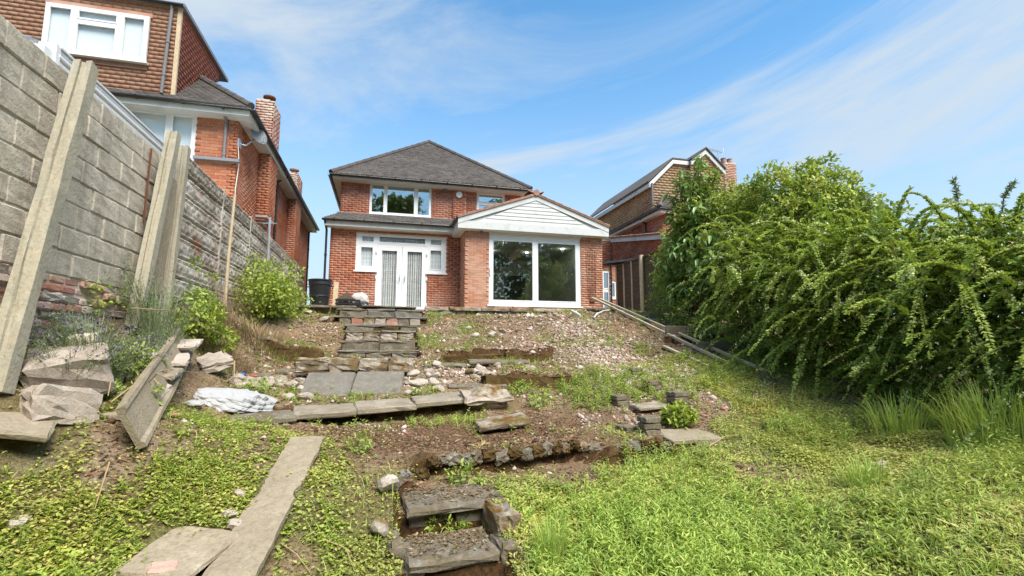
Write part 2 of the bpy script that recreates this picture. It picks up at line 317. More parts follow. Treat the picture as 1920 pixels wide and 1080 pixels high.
def ground(x, y):
    x = np.atleast_1d(np.asarray(x, float)); y = np.atleast_1d(np.asarray(y, float))
    i = np.clip(np.searchsorted(gx, x) - 1, 0, len(gx) - 2); j = np.clip(np.searchsorted(gy, y) - 1, 0, len(gy) - 2)
    a = (x - gx[i]) / (gx[i + 1] - gx[i]); b = (y - gy[j]) / (gy[j + 1] - gy[j])
    return (GZ[j, i] * (1 - a) + GZ[j, i + 1] * a) * (1 - b) + (GZ[j + 1, i] * (1 - a) + GZ[j + 1, i + 1] * a) * b
def gz(x, y): return float(ground(x, y)[0])
def z_gravel(X, Y):
    d1 = np.exp(-((X - 3.75 - .25 * vnoise(X, Y, .9, 8)) / .75) ** 2 - ((Y - 8.4) / 2.6) ** 2)
    d2 = .55 * np.exp(-((X - 4.6) / 1.0) ** 2 - ((Y - 6.9) / .9) ** 2) + .5 * np.exp(-((X - .2) / 1.6) ** 2 - ((Y - 7.6) / .5) ** 2)
    return np.clip(1.1 * (d1 + d2) + .9 * vnoise(X, Y, 1.6, 9) + .7 * vnoise(X, Y, 3.7, 10) - .08, 0, 1)
def z_green(X, Y):
    n = .8 * vnoise(X, Y, 1.3, 21) + .5 * vnoise(X, Y, 3.1, 22)
    left = sst(-X - .12 * (Y - 3), -.05, .35) * (1 - sst(Y + .4 * X * 0, 5.4, 6.0))
    mid = (1 - sst(Y, 4.55, 5.1)) * (1 - sst(np.abs(X - .48), .3, .42) * 0)
    hole = np.exp(-((X - 1.3) / .9) ** 2 - ((Y - 4.55) / .28) ** 2)
    right = sst(X + .28 * (Y - 5), 3.0, 4.0) * (1 - sst(Y, 6.9, 8.2)) * .85
    bank = .9 * (1 - sst(X, -2.6, -1.9)) * sst(Y, 5.0, 6.5)
    few = .12 + .16 * sst(Y, 5.6, 7.4)
    right = right * (1 - .5 * np.exp(-((X - 4.0) / 1.5) ** 2 - ((Y - 5.6) / 1.1) ** 2))
    step = np.where((np.abs(X - .5) < .34) & (Y > 3.2) & (Y < 4.6), .25, 1)
    return np.clip(np.maximum.reduce([left, mid, right, bank, few]) * step - .9 * hole + n * .85 - .1 - .75 * sst(vnoise(X, Y, 1.7, 25) + .4 * vnoise(X, Y, 5, 26), .1, .3) * (Y > 2.2), 0, 1)
def z_soil(X, Y):
    return np.clip(np.exp(-((X - .9) / 1.9) ** 2 - ((Y - 5.6) / .75) ** 2) * 1.3 + .5 * vnoise(X, Y, 2, 31), 0, 1)
ny, nx = GX.shape
idx = np.arange(nx * ny).reshape(ny, nx)
F = np.stack([idx[:-1, :-1], idx[:-1, 1:], idx[1:, 1:], idx[1:, :-1]], -1).reshape(-1, 4)
t = NT('garden_ground'); zone = t.n('ShaderNodeSeparateColor', {0: t.attr('zone').outputs['Color']})
lit = t.ramp(t.noise(34, 6, .68), [(.27, (.1, .065, .04)), (.42, (.27, .18, .11)), (.55, (.42, .31, .19)), (.68, (.56, .45, .31))])
lit = t.mix(t.rng(t.noise(3, 4), .45, .7, 0, .6), lit, (.25, .15, .09))
soil = t.ramp(t.noise(46, 6, .65), [(.3, (.07, .038, .024)), (.48, (.19, .105, .062)), (.6, (.29, .18, .11)), (.72, (.42, .29, .19))])
grv = t.ramp(t.n('ShaderNodeTexVoronoi', {'Vector': t.pos(), 'Scale': 26.0}).outputs['Color'], [(.2, (.28, .2, .15)), (.5, (.46, .37, .3)), (.8, (.58, .5, .43))])
grn = t.ramp(t.noise(55, 5, .7), [(.3, (.04, .04, .015)), (.48, (.13, .14, .035)), (.6, (.24, .26, .075)), (.72, (.3, .23, .13))])
c = t.mix(zone.outputs[2], lit, soil); c = t.mix(t.math('MULTIPLY', zone.outputs[1], .8), c, grn); c = t.mix(t.math('MULTIPLY', zone.outputs[0], .5), c, grv)
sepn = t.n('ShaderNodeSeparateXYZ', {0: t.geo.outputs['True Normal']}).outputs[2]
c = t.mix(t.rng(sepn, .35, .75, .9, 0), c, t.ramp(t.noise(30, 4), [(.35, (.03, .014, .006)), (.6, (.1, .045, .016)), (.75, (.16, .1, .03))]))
M['ground'] = t.out(c, .95, t.bump(t.math('ADD', t.noise(48, 6, .7), t.noise(140, 3)), 1.0, .03), .1)
g = mesh_np('ground', np.stack([GX, GY, GZ], -1).reshape(-1, 3), F, M['ground'], kind='structure', smooth=True)
ca = g.data.attributes.new('zone', 'FLOAT_COLOR', 'POINT')
zz = np.stack([z_gravel(GX, GY), z_green(GX, GY), z_soil(GX, GY), np.ones_like(GX)], -1)
far = (GY > 13.1) | (GX > 9.4) | (GX < -2.95) | (GY < -2.5); zz[far] = (0, .6, 0, 1)
ca.data.foreach_set('color', zz.astype(np.float32).ravel())

# patio terrace in front of the house
PZ = 2.63
mb = MB().box(-2.55, 7.55, 13.02, 16.6, 2.2, PZ)
mb.obj('patio', M['slab'], kind='structure')

# ------------------------------------------------------------------ wall and roof builders
CAMP = Vector((0, 0, 1.6))
class House:
    def __init__(s, name, loc, label, cat='house'):
        s.e = thing(name, loc, label, cat); s.p = []
    def finish(s, limit=300):
        s.p.sort(key=lambda q: (not q['full'], (q['c'] - CAMP).length)); cache = {}; groups = {}
        for k, q in enumerate(s.p):
            if k < limit and q['full']:
                key = (q['name'], round(q['s'][0], 3), round(q['s'][1], 3), q['mat'].name, q['wedge'])
                if key not in cache:
                    me = bpy.data.meshes.new(q['name']); vs, fs = piece_geo(q['s'], q['wedge'])
                    me.from_pydata(vs, [], fs); me.materials.append(q['mat']); me.update(); cache[key] = me
                o = bpy.data.objects.new(q['name'], cache[key]); link(o, q['par'])
                o.matrix_basis = Matrix(((q['u'].x, q['v'].x, q['n'].x, q['c'].x), (q['u'].y, q['v'].y, q['n'].y, q['c'].y), (q['u'].z, q['v'].z, q['n'].z, q['c'].z), (0, 0, 0, 1)))
            else: groups.setdefault((q['par'].name, q['name'], q['mat'].name), []).append(q)
        for (pn, nm, mn), qs in groups.items():
            V = []; Fc = []; R = []
            for q in qs:
                vs, fs = piece_geo(q['s'], q['wedge']); b = len(V); r = RND.random()
                for a in vs: V.append(tuple(q['c'] + q['u'] * a[0] + q['v'] * a[1] + q['n'] * a[2])); R.append(r)
                Fc += [tuple(i + b for i in f) for f in fs]
            mesh_np({'brick': 'brickwork', 'tile': 'tiling'}.get(nm, nm), np.array(V), np.array(Fc), qs[0]['mat'], np.array(R), parent=qs[0]['par'], kind='stuff')
def piece_geo(s, wedge):
    a, b, h = s[0] / 2, s[1] / 2, s[2]; top = h if not wedge else h * .25
    vs = [(-a, -b, -.02), (a, -b, -.02), (a, b, -.02), (-a, b, -.02), (-a, -b, h), (a, -b, h), (a, b, top), (-a, b, top)]
    return vs, [(4, 5, 6, 7), (0, 1, 5, 4), (1, 2, 6, 5), (2, 3, 7, 6), (3, 0, 4, 7)]
def grid_cells(W, H, holes):
    us = sorted({0, W} | {min(max(k, 0), W) for h in holes for k in h[:2]}); vs = sorted({0, H} | {min(max(k, 0), H) for h in holes for k in h[2:]})
    for i in range(len(us) - 1):
        for j in range(len(vs) - 1):
            cu, cv = (us[i] + us[i + 1]) / 2, (vs[j] + vs[j + 1]) / 2
            if not any(h[0] < cu < h[1] and h[2] < cv < h[3] for h in holes): yield us[i], us[i + 1], vs[j], vs[j + 1]
UP = Vector((0, 0, 1))
def brick_wall(H, o, u, W, Ht, holes=(), mat='brick', bw=.215, bh=.065, m=.01, name='wall', from_z=-9, clip=None, mortar='mortar', thick=.1, label=None):
    o = Vector(o); u = Vector(u); n = u.cross(UP); mb = MB()
    for a, b, c, d in grid_cells(W, Ht, holes):
        if clip:                                   # a sloping top, used for gables: clip(u) gives the height
            d0, d1 = min(d, clip(a)), min(d, clip(b))
            q = [o + u * a + UP * c, o + u * b + UP * c, o + u * b + UP * d1, o + u * a + UP * d0]
        else: q = [o + u * a + UP * c, o + u * b + UP * c, o + u * b + UP * d, o + u * a + UP * d]
        mb.prism(q, -n * thick)
    w = mb.obj(name, M[mortar], H.e, label=label)
    row = 0; v = m / 2
    while v + bh <= Ht + .001:
        off = (bw + m) / 2 if row % 2 else 0; x = -off
        while x < W:
            x0, x1 = max(x, 0), min(x + bw, W)
            segs = [(x0, x1)]
            for h in holes:
                if h[2] < v + bh * .5 < h[3]:
                    ns = []
                    for a, b in segs:
                        if b <= h[0] or a >= h[1]: ns.append((a, b)); continue
                        if a < h[0]: ns.append((a, h[0]))
                        if b > h[1]: ns.append((h[1], b))
                    segs = ns
            for a, b in segs:
                if b - a < .025: continue
                if o.z + v < from_z: continue
                if clip and v + bh > clip((a + b) / 2): continue
                pr = .007 + RND.uniform(-.002, .003)
                H.p.append(dict(name='brick', c=o + u * (a + b) / 2 + UP * (v + bh / 2), u=u, v=UP, n=n, s=(b - a, bh, pr), full=(b - a) > bw * .95, mat=M[mat], par=w, wedge=False))
            x += bw + m
        row += 1; v += bh + m
    return w
def tile_face(H, o, u, v, poly, tw, ga, mat, name='roof', holes=(), base='roof_tile', lift=.022, full=False, par=None, thick=.05, sag=0):
    """tiles laid in rows on a plane: poly is a convex outline in (u, v)"""
    o, u, v = Vector(o), Vector(u).normalized(), Vector(v).normalized(); n = u.cross(v)
    P = lambda a, b: o + u * a + v * b
    w = MB().prism([P(a, b) for a, b in poly], -n * thick).obj(name, M[base], par or H.e) if True else None
    vmin, vmax = min(p[1] for p in poly), max(p[1] for p in poly); r = 0; y = vmin
    while y < vmax - .01:
        ym = min(y + ga * .5, vmax - .001); xs = []
        for i in range(len(poly)):
            (x0, y0), (x1, y1) = poly[i], poly[(i + 1) % len(poly)]
            if (y0 - ym) * (y1 - ym) < 0: xs.append(x0 + (x1 - x0) * (ym - y0) / (y1 - y0))
        if len(xs) >= 2:
            a0, a1 = min(xs), max(xs); x = math.floor(a0 / tw) * tw - (tw / 2 if r % 2 else 0)
            while x < a1:
                s0, s1 = max(x, a0), min(x + tw - .0015, a1)
                segs = [(s0, s1)]
                for h in holes:
                    if h[2] < ym < h[3]:
                        segs = [q for a, b in segs for q in ((a, min(b, h[0])), (max(a, h[1]), b)) if q[1] - q[0] > .01]
                for a, b in segs:
                    if b - a < .02: continue
                    H.p.append(dict(name='tile', c=P((a + b) / 2, y + ga / 2 + .01) + n * RND.uniform(-.002, .004) * (.2 if mat.startswith('hung') else 1), u=u, v=v, n=n, s=(b - a, ga + .02, lift + RND.uniform(-.003, .005) * (.3 if mat.startswith('hung') else 1)),
                                    full=full and (b - a) > tw * .9, mat=M[mat], par=w, wedge=True))
                x += tw
        y += ga; r += 1
    return w
def window(H, o, u, w, h, cells, glass='glass', fr=None, name='window', label=None, frame='upvc', back=None, recess=.05, sill=True, lead=None):
    """o: lower left corner on the wall face; cells: panes as (u0,u1,v0,v1)"""
    o = Vector(o); u = Vector(u); n = u.cross(UP); q = o - n * recess; mb = MB()
    def bx(a, b, c, d, n0, n1): mb.prism([q + u * a + UP * c + n * n0, q + u * b + UP * c + n * n0, q + u * b + UP * d + n * n0, q + u * a + UP * d + n * n0], n * (n1 - n0))
    for a, b, c, d in grid_cells(w, h, cells): bx(a, b, c, d, -.03, .03)
    for a, b, c, d in cells:
        k = .024
        bx(a - .006, a + k, c - .006, d + .006, .0, .041); bx(b - k, b + .006, c - .006, d + .006, .0, .041)
        bx(a + k, b - k, c - .006, c + k, .0, .041); bx(a + k, b - k, d - k, d + .006, .0, .041)
    if sill: bx(-.05, w + .05, -.035, .004, -.02, .09)
    f = mb.obj(name, M[frame], H.e, label=label)
    for a, b, c, d in cells:
        MB().prism([q + u * a + UP * c, q + u * b + UP * c, q + u * b + UP * d, q + u * a + UP * d], -n * .006).obj('pane', M[glass], f)
    if lead:
        lb = MB()
        for a, b, c, d, nu, nv in lead:
            for i in range(1, nu): lb.prism([q + n * .002 + u * (a + (b - a) * i / nu - .0028) + UP * c, q + n * .002 + u * (a + (b - a) * i / nu + .0028) + UP * c, q + n * .002 + u * (a + (b - a) * i / nu + .0028) + UP * d, q + n * .002 + u * (a + (b - a) * i / nu - .0028) + UP * d], n * .004)
            for i in range(1, nv): lb.prism([q + n * .001 + u * a + UP * (c + (d - c) * i / nv - .0028), q + n * .001 + u * b + UP * (c + (d - c) * i / nv - .0028), q + n * .001 + u * b + UP * (c + (d - c) * i / nv + .0028), q + n * .001 + u * a + UP * (c + (d - c) * i / nv + .0028)], n * .004)
        lb.obj('leading', M['lead'], f)
    return f
def room(H, x0, x1, y0, y1, z0, z1, mat='room', name='interior'):
    """five inward faces behind a window (open to -Y)"""
    v = [(x0, y0, z0), (x1, y0, z0), (x1, y1, z0), (x0, y1, z0), (x0, y0, z1), (x1, y0, z1), (x1, y1, z1), (x0, y1, z1)]
    return MB().add(v, [(0, 1, 2, 3), (4, 7, 6, 5), (3, 2, 6, 7), (0, 3, 7, 4), (1, 5, 6, 2)]).obj(name, M[mat], H.e, fix=False)
def gutter(H, a, b, r=.065, mat='black', name='gutter', step=.9):
    a, b = Vector(a), Vector(b); d = (b - a).normalized(); sd = d.cross(UP); mb = MB(); n = 7
    prof = [(math.cos(math.pi + math.pi * k / n), math.sin(math.pi + math.pi * k / n)) for k in range(n + 1)] + [(.9, .0), (.88, -.05)]
    for p in (a, b): mb.v += [tuple(p + sd * x * r + UP * y * r) for x, y in prof]
    k = len(prof); mb.f += [(i, i + 1, k + i + 1, k + i) for i in range(k - 1)]
    L = (b - a).length; i = step * .4
    while i < L:
        c = a + d * i
        for p in (c - d * .02, c + d * .02): mb.v += [tuple(p + sd * x * r * 1.14 + UP * y * r * 1.14) for x, y in prof[:n + 1]]
        m0 = len(mb.v) - 2 * (n + 1); mb.f += [(m0 + j, m0 + j + 1, m0 + n + 2 + j, m0 + n + 1 + j) for j in range(n)]
        i += step
    return mb.obj(name, M[mat], H.e, fix=False, smooth=True)
def pipe(H, pts, r=.034, mat='black', name='downpipe'):
    mb = MB().tube(pts, r, 10)
    a, b = Vector(pts[-2]), Vector(pts[-1]); L = (b - a).length
    for k in range(1, int(L / .8) + 1):
        p = a + (b - a) * (k * .8 / L); mb.tube([p - (b - a).normalized() * .025, p + (b - a).normalized() * .025], r * 1.3, 10)
    return mb.obj(name, M[mat], H.e, smooth=False)

# ------------------------------------------------------------------ main house
HS = House('brick_house', (1.7, 16.4, PZ), 'orange brick detached house with dark hipped roof and white gabled rear extension')
YF, YU, YE = 16.4, 17.6, 15.3
# lower wall with french door unit: u from X=-1.75
door = dict(x0=-.96, x1=1.93, zt=5.32, zb=4.10, d0=-.32, d1=1.31, db=2.80)
ox = -1.75
brick_wall(HS, (ox, YF, 2.5), (1, 0, 0), 4.2, 2.95, [(door['x0'] - ox, door['x1'] - ox, door['zb'] - 2.5, door['zt'] - 2.5), (door['d0'] - ox, door['d1'] - ox, door['db'] - 2.5, door['zt'] - 2.5)])
brick_wall(HS, (ox, 22.5, 2.5), (0, -1, 0), 6.1, 2.95, from_z=99)
# upper wall
ux = -1.6
brick_wall(HS, (ux, YU, 5.9), (1, 0, 0), 6.45, 1.62, [(-.64 - ux, 1.51 - ux, .4, 1.56), (3.17 - ux, 4.24 - ux, .62, 1.5)])
brick_wall(HS, (ux, 24.0, 5.0), (0, -1, 0), 6.4, 2.5, from_z=99)
brick_wall(HS, (4.85, YU, 5.0), (0, 1, 0), 6.4, 2.5, from_z=99)
brick_wall(HS, (2.28, YU - .06, 6.0), (1, 0, 0), .47, 1.5, name='pier')
# upper window
z0 = 6.30
window(HS, (-.64, YU, z0), (1, 0, 0), 2.15, 1.16, [(.06, .50, .07, 1.09), (.58, 1.56, .07, 1.09), (1.65, 2.09, .07, 1.09)], label='three-pane upstairs window reflecting trees')
room(HS, -1.2, 2.1, YU + .1, 20.6, 5.7, 7.5)
window(HS, (3.17, YU, 6.52), (1, 0, 0), 1.07, .88, [(.06, 1.01, .5, .82), (.06, 1.01, .06, .43)], label='small white upstairs window beside the gable')
room(HS, 3.0, 4.5, YU + .1, 19.0, 5.8, 7.5)
MB().box(3.2, 4.22, YU + .07, YU + .08, 6.53, 7.4).obj('blind', M['blind'], HS.e)
# french doors with side lights
x0 = door['x0']
w1 = window(HS, (x0, YF, 4.10), (1, 0, 0), .64, 1.22, glass='glass_clear', cells= [(.16, .56, .94, 1.16), (.14, .54, .14, .80)], lead=[(.14, .54, .14, .80, 4, 5)], label='leaded side light of the french doors, next to the bins')
w2 = window(HS, (1.31, YF, 4.10), (1, 0, 0), .62, 1.22, glass='glass_clear', cells= [(.08, .48, .94, 1.16), (.08, .48, .12, .80)], lead=[(.08, .48, .12, .80, 4, 5)], label='leaded side light of the french doors, next to the extension')
w3 = window(HS, (-.32, YF, 5.0), (1, 0, 0), 1.63, .32, [(.06, 1.57, .05, .27)], glass='glass_clear', name='transom', sill=False)
for k, xx in enumerate((-.32, .505)):
    c = (.15, .67, .15, 2.02) if k == 0 else (.135, .655, .15, 2.02)
    dd = window(HS, (xx, YF, 2.80), (1, 0, 0), .815, 2.195, [c], glass='glass_clear', name='door', sill=False, recess=.055, lead=[(*c, 4, 8)])
    hx = xx + (.74 if k == 0 else .07)
    MB().box(hx, hx + .03, YF - .06, YF - .03, 3.78, 4.0).tube([(hx + .015, YF - .09, 3.9), (hx + .015 + (.1 if k else -.1), YF - .09, 3.9)], .009, 6).obj('handle', M['steel'], dd)
    for zz_ in (3.05, 3.9, 4.75): MB().box(-.33 if k == 0 else 1.29, -.30 if k == 0 else 1.32, YF - .045, YF - .01, zz_ - .05, zz_ + .05).obj('hinge', M['upvc'], dd)
room(HS, -1.6, 2.3, YF + .1, 20.4, 2.75, 5.3)
bl = MB()
for k in range(22):
    xx = -.26 + k * .071; a = RND.uniform(.1, .5)
    dxx, dyy = .029 * math.cos(a), .029 * math.sin(a)
    bl.add([(xx - dxx, YF + .1 - dyy, 2.85), (xx + dxx, YF + .1 + dyy, 2.85), (xx + dxx, YF + .1 + dyy, 5.24), (xx - dxx, YF + .1 - dyy, 5.24)], [(0, 1, 2, 3)])
bl.obj('vertical_blind', M['blind'], HS.e, fix=False)
MB().box(-.92, -.36, YF + .12, YF + .125, 4.15, 5.28).obj('blind', M['lace'], HS.e); MB().box(1.35, 1.88, YF + .12, YF + .125, 4.15, 5.28).obj('blind', M['lace'], HS.e)
MB().box(-.42, 1.42, YF - .14, YF - .002, 2.74, 2.80).obj('door_sill', M['upvc'], HS.e)
# lean-to roof over the ground floor: from the gutter up to the first-floor wall
e0, e1 = Vector((-1.95, YF - .32, 5.66)), Vector((0, YU, 6.24))
vv = (Vector((0, e1.y - e0.y, e1.z - e0.z))).normalized(); ln = math.hypot(e1.y - e0.y, e1.z - e0.z)
tile_face(HS, (-1.95, YF - .32, 5.68), (1, 0, 0), vv, [(0, 0), (4.3, 0), (4.3, ln), (.3, ln)], .3, .3, 'roof_tile', name='lean_to_roof', lift=.04)
MB().prism([(-1.7, YU - .05, 6.2), (2.3, YU - .05, 6.2), (2.3, YU - .05, 6.3), (-1.7, YU - .05, 6.3)], (0, .04, 0)).obj('flashing', M['lead'], HS.e)
MB().box(-1.9, 2.12, YF - .3, YF - .27, 5.46, 5.64).obj('fascia', M['white_paint'], HS.e)
MB().box(-1.9, 2.12, YF - .27, YF + .02, 5.45, 5.47).obj('soffit', M['soffit'], HS.e)
gutter(HS, (-1.98, YF - .37, 5.66), (2.12, YF - .37, 5.655))
pipe(HS, [(-1.9, YF - .36, 5.6), (-1.86, YF - .1, 5.35), (-1.86, YF - .1, 2.64)])
# main hipped roof
EZ, ax, ay, az_ = 7.55, 1.62, 20.7, 10.45
xl, xr, yf, yb = -1.92, 5.16, 17.2, 27.5
def hip(o, u, poly, vx, name='roof'): return tile_face(HS, o, u, vx, poly, .165, .105, 'roof_tile', name=name, lift=.02)
sv = Vector((0, ay - yf, az_ - EZ)); hip((xl, yf, EZ), (1, 0, 0), [(0, 0), (xr - xl, 0), (ax - xl, sv.length)], sv)
sv = Vector((ax - xl, 0, az_ - EZ)); hip((xl, yb, EZ), (0, -1, 0), [(0, 0), (yb - yf, 0), (yb - ay, sv.length), (0, sv.length)], sv)
sv = Vector((ax - xr, 0, az_ - EZ)); hip((xr, yf, EZ), (0, 1, 0), [(0, 0), (yb - yf, 0), (yb - yf, sv.length), (ay - yf, sv.length)], sv)
def hips(H, a, b, r, mat='roof_tile', n=None):
    a, b = Vector(a), Vector(b); L = (b - a).length; n = n or int(L / .4); mb = MB()
    for i in range(n): mb.tube([a + (b - a) * (i / n), a + (b - a) * ((i + 1.06) / n)], [r * 1.08, r * .96], 8)
    return mb.obj('ridge', M[mat], H.e)
hips(HS, (xl, yf, EZ + .01), (ax, ay, az_ + .02), .085); hips(HS, (xr, yf, EZ + .01), (ax, ay, az_ + .02), .085); hips(HS, (ax, ay, az_ + .02), (ax, yb, az_ + .02), .1)
MB().box(xl + .06, xr - .06, yf + .02, yf + .05, 7.38, 7.53).obj('fascia', M['white_paint'], HS.e)
MB().box(xl + .06, xl + .09, yf + .05, yb, 7.38, 7.53).obj('fascia', M['white_paint'], HS.e)
MB().box(xl + .09, xr - .06, yf + .05, yf + .45, 7.375, 7.395).obj('soffit', M['soffit'], HS.e)
MB().box(xl + .09, ux + .02, yf + .45, yb, 7.375, 7.395).obj('soffit', M['soffit'], HS.e)
gutter(HS, (xl - .03, yf - .04, 7.5), (xr + .02, yf - .04, 7.49)); gutter(HS, (xl - .03, yb, 7.5), (xl - .03, yf - .04, 7.5))
MB().tube([(2.5, YU - .075, 7.2), (2.5, YU - .14, 7.2)], .115, 16).obj('alarm_box', M['upvc'], HS.e)
MB().box(1.9, 2.05, YU - .1, YU, 7.28, 7.42).box(1.92, 2.03, YU - .16, YU - .1, 7.3, 7.36).obj('security_light', M['grey_pipe'], HS.e)
# extension
brick_wall(HS, (2.4, YE, 2.5), (1, 0, 0), 4.68, 2.95, [(3.17 - 2.4, 6.3 - 2.4, .48, 2.93)], mat='brick_ext', label='front wall of buff brick')
brick_wall(HS, (2.4, YF, 2.5), (0, -1, 0), 1.1, 2.95, mat='brick_ext')
brick_wall(HS, (7.08, YE, 2.5), (0, 1, 0), 3.4, 2.95, mat='brick_ext')
pw = window(HS, (3.17, YE, 2.99), (1, 0, 0), 3.13, 2.30, [(.12, 1.48, .15, 2.12), (1.62, 2.98, .15, 2.12)], glass='glass_dark', name='patio_door', label='white sliding patio door of two tall panes')
MB().box(3.2, 3.235, YE - .04, YE - .005, 3.95, 4.2).obj('handle', M['upvc'], pw)
MB().box(3.16, 6.31, YE - .05, YE - .003, 5.285, 5.43).obj('lintel_board', M['white_paint'], HS.e)
r = room(HS, 2.6, 6.95, YE + .1, 20.2, 2.66, 5.36)
MB().box(2.61, 6.94, YE + .12, 20.19, 2.665, 2.675).obj('floor_boards', M['floor'], HS.e)
MB().box(3.15, 4.05, 20.12, 20.17, 2.68, 4.85).obj('inner_door', M['room_dark'], HS.e); MB().box(4.85, 5.75, 20.12, 20.17, 2.68, 4.7).obj('inner_door', M['room_dark'], HS.e)
MB().box(2.7, 3.9, 18.6, 19.3, 2.68, 3.55).box(2.66, 3.95, 18.55, 19.35, 3.55, 3.6).obj('sideboard', M['room_dark'], HS.e)
for k, (lx, ly) in enumerate(((3.9, 16.4), (5.3, 16.4), (3.9, 18.3), (5.3, 18.3), (6.4, 17.3))):
    MB().tube([(lx, ly, 5.345), (lx, ly, 5.335)], .045, 10).obj('ceiling_spot', M['lamp'], HS.e)
    ld = bpy.data.lights.new('spot_light', 'POINT'); ld.energy = .5; ld.color = (1, .93, .82); ld.shadow_soft_size = .05; lo = bpy.data.objects.new('spot_light', ld); lo.location = (lx, ly, 5.25); link(lo, HS.e)
gy_, gl, gr, gap = 15.02, 2.12, 7.22, 6.62
# gable: ring of boards and a clad triangle
cx = (gl + gr) / 2
def gab(x): return 5.66 + (gap - 5.66) * (1 - abs(x - cx) / (cx - gl))
MB().prism([(gl, gy_, 5.36), (gr, gy_, 5.36), (gr, gy_, 5.6), (gl, gy_, 5.6)], (0, .03, 0)).obj('fascia', M['gable_paint'], HS.e)
for s in (-1, 1):
    xe = gl if s < 0 else gr
    MB().prism([(xe, gy_ - .012, 5.5), (xe, gy_ - .012, 5.70), (cx, gy_ - .012, gap + .04), (cx, gy_ - .012, gap - .2)], (0, .03, 0)).obj('bargeboard', M['gable_paint'], HS.e)
MB().prism([(gl + .04, gy_ + .045, 5.37), (gr - .04, gy_ + .045, 5.37), (gr - .04, gy_ + .045, 5.62), (cx, gy_ + .045, gap), (gl + .04, gy_ + .045, 5.62)], (0, .03, 0)).obj('gable_backing', M['gable_paint'], HS.e)
zb = 5.6
while zb < gap - .22:
    hw = (cx - gl) * (gap - .16 - zb) / (gap - 5.48); hw2 = (cx - gl) * (gap - .16 - zb - .115) / (gap - 5.48)
    if hw2 < .02: hw2 = .02
    MB().prism([(cx - hw, gy_ + .002, zb), (cx + hw, gy_ + .002, zb), (cx + hw2, gy_ + .016, zb + .115), (cx - hw2, gy_ + .016, zb + .115)], (0, .02, 0)).obj('board', M['gable_paint'], HS.e)
    zb += .12
MB().box(gl + .02, gr - .02, gy_ + .03, YE + .02, 5.345, 5.362).obj('soffit', M['soffit'], HS.e)
MB().box(gl, gl + .03, gy_ + .02, YF + .3, 5.36, 5.6).obj('fascia', M['white_paint'], HS.e); MB().box(gl + .03, 2.42, YE, YF + .02, 5.348, 5.365).obj('soffit', M['soffit'], HS.e)
gutter(HS, (gl - .05, YF + .2, 5.66), (gl - .05, gy_ - .02, 5.66))
for s in (-1, 1):
    xe = gl - .03 if s < 0 else gr + .03; up_ = Vector((cx - xe, 0, gap - 5.70)); yb2 = 20.0
    if s < 0: tile_face(HS, (xe, yb2, 5.72), (0, -1, 0), up_, [(0, 0), (yb2 - gy_ + .05, 0), (yb2 - gy_ + .05, up_.length), (0, up_.length)], .3, .3, 'roof_red', name='extension_roof', base='roof_red', lift=.03)
    else: tile_face(HS, (xe, gy_ - .05, 5.72), (0, 1, 0), up_, [(0, 0), (yb2 - gy_ + .05, 0), (yb2 - gy_ + .05, up_.length), (0, up_.length)], .3, .3, 'roof_red', name='extension_roof', base='roof_red', lift=.03)
hips(HS, (cx, gy_ - .07, gap + .05), (cx, 20, gap + .05), .1, 'roof_red')
MB().box(2.82, 2.98, YE - .14, YE - .01, 5.36, 5.46).box(2.86, 2.94, YE - .12, YE - .04, 5.27, 5.36).obj('floodlight', M['grey_pipe'], HS.e)
mb = MB()
for k in range(7):
    xx = 6.55 + k * .042; mb.tube([(xx + (k - 3) * .02, YE - .02, 5.0 - abs(k - 3) * .06), (xx, YE - .025, 3.25)], .006, 5)
for zz_ in (3.6, 4.3, 4.75): mb.tube([(6.5, YE - .03, zz_), (6.86, YE - .03, zz_)], .006, 5)
mb.box(6.6, 6.78, YE - .06, YE - .012, 3.17, 3.25).obj('wire_trellis', M['rust'], HS.e)
for xx, ww in ((3.35, .55), (3.95, .5)): MB().box(xx, xx + ww, YE - .1, YE - .01, 2.9, 2.95).obj('tile_sill', M['roof_red'], HS.e)
HS.finish()
# ------------------------------------------------------------------ house behind the block wall
HL = House('brick_house', (-6.8, 12.45, 2.6), 'tall orange brick house with tile-hung dormer behind the concrete block wall')
XS, YR = -3.5, 12.45
brick_wall(HL, (-10.2, YR, 2.6), (1, 0, 0), 10.2 + XS, 4.55, [(-6.6 + 10.2, -4.37 + 10.2, 2.9, 4.45)], mat='brick_left', from_z=4.6)
brick_wall(HL, (XS, YR, 2.6), (0, 1, 0), 11.45, 4.55, mat='brick_left', from_z=4.0)
window(HL, (-6.6, YR, 5.5), (1, 0, 0), 2.23, 1.55, [(.07, .80, .07, 1.48), (.88, 1.62, .07, 1.48), (1.72, 2.16, .07, 1.48)], glass='glass_clear', label='wide upstairs window with net curtain under the eaves')
MB().box(-6.55, -4.42, YR + .14, YR + .15, 5.55, 7.0).obj('net_curtain', M['lace'], HL.e)
MB().box(-4.36, XS + .1, YR - .12, YR - .005, 5.93, 6.0).obj('flashing', M['lead'], HL.e)
EL, xo, yo = 7.16, -3.16, 12.1
MB().box(-10.3, xo - .03, yo + .02, yo + .05, 6.98, 7.17).obj('fascia', M['white_paint'], HL.e)
MB().box(xo - .06, xo - .03, yo + .05, 24.2, 6.98, 7.17).obj('fascia', M['white_paint'], HL.e)
MB().box(-10.3, xo - .06, yo + .05, YR + .02, 6.97, 6.99).obj('soffit', M['white_paint'], HL.e)
MB().box(XS - .02, xo - .06, YR + .02, 24.1, 6.965, 6.985).obj('soffit', M['white_paint'], HL.e)
gutter(HL, (-10.3, yo - .04, 7.16), (xo + .03, yo - .04, 7.15)); gutter(HL, (xo + .03, yo - .04, 7.15), (xo + .03, 24.2, 7.15))
pk, rx = 10.25, -6.85
sv = Vector((0, rx * -1 + xo, pk - EL))
rl = abs(rx - xo)
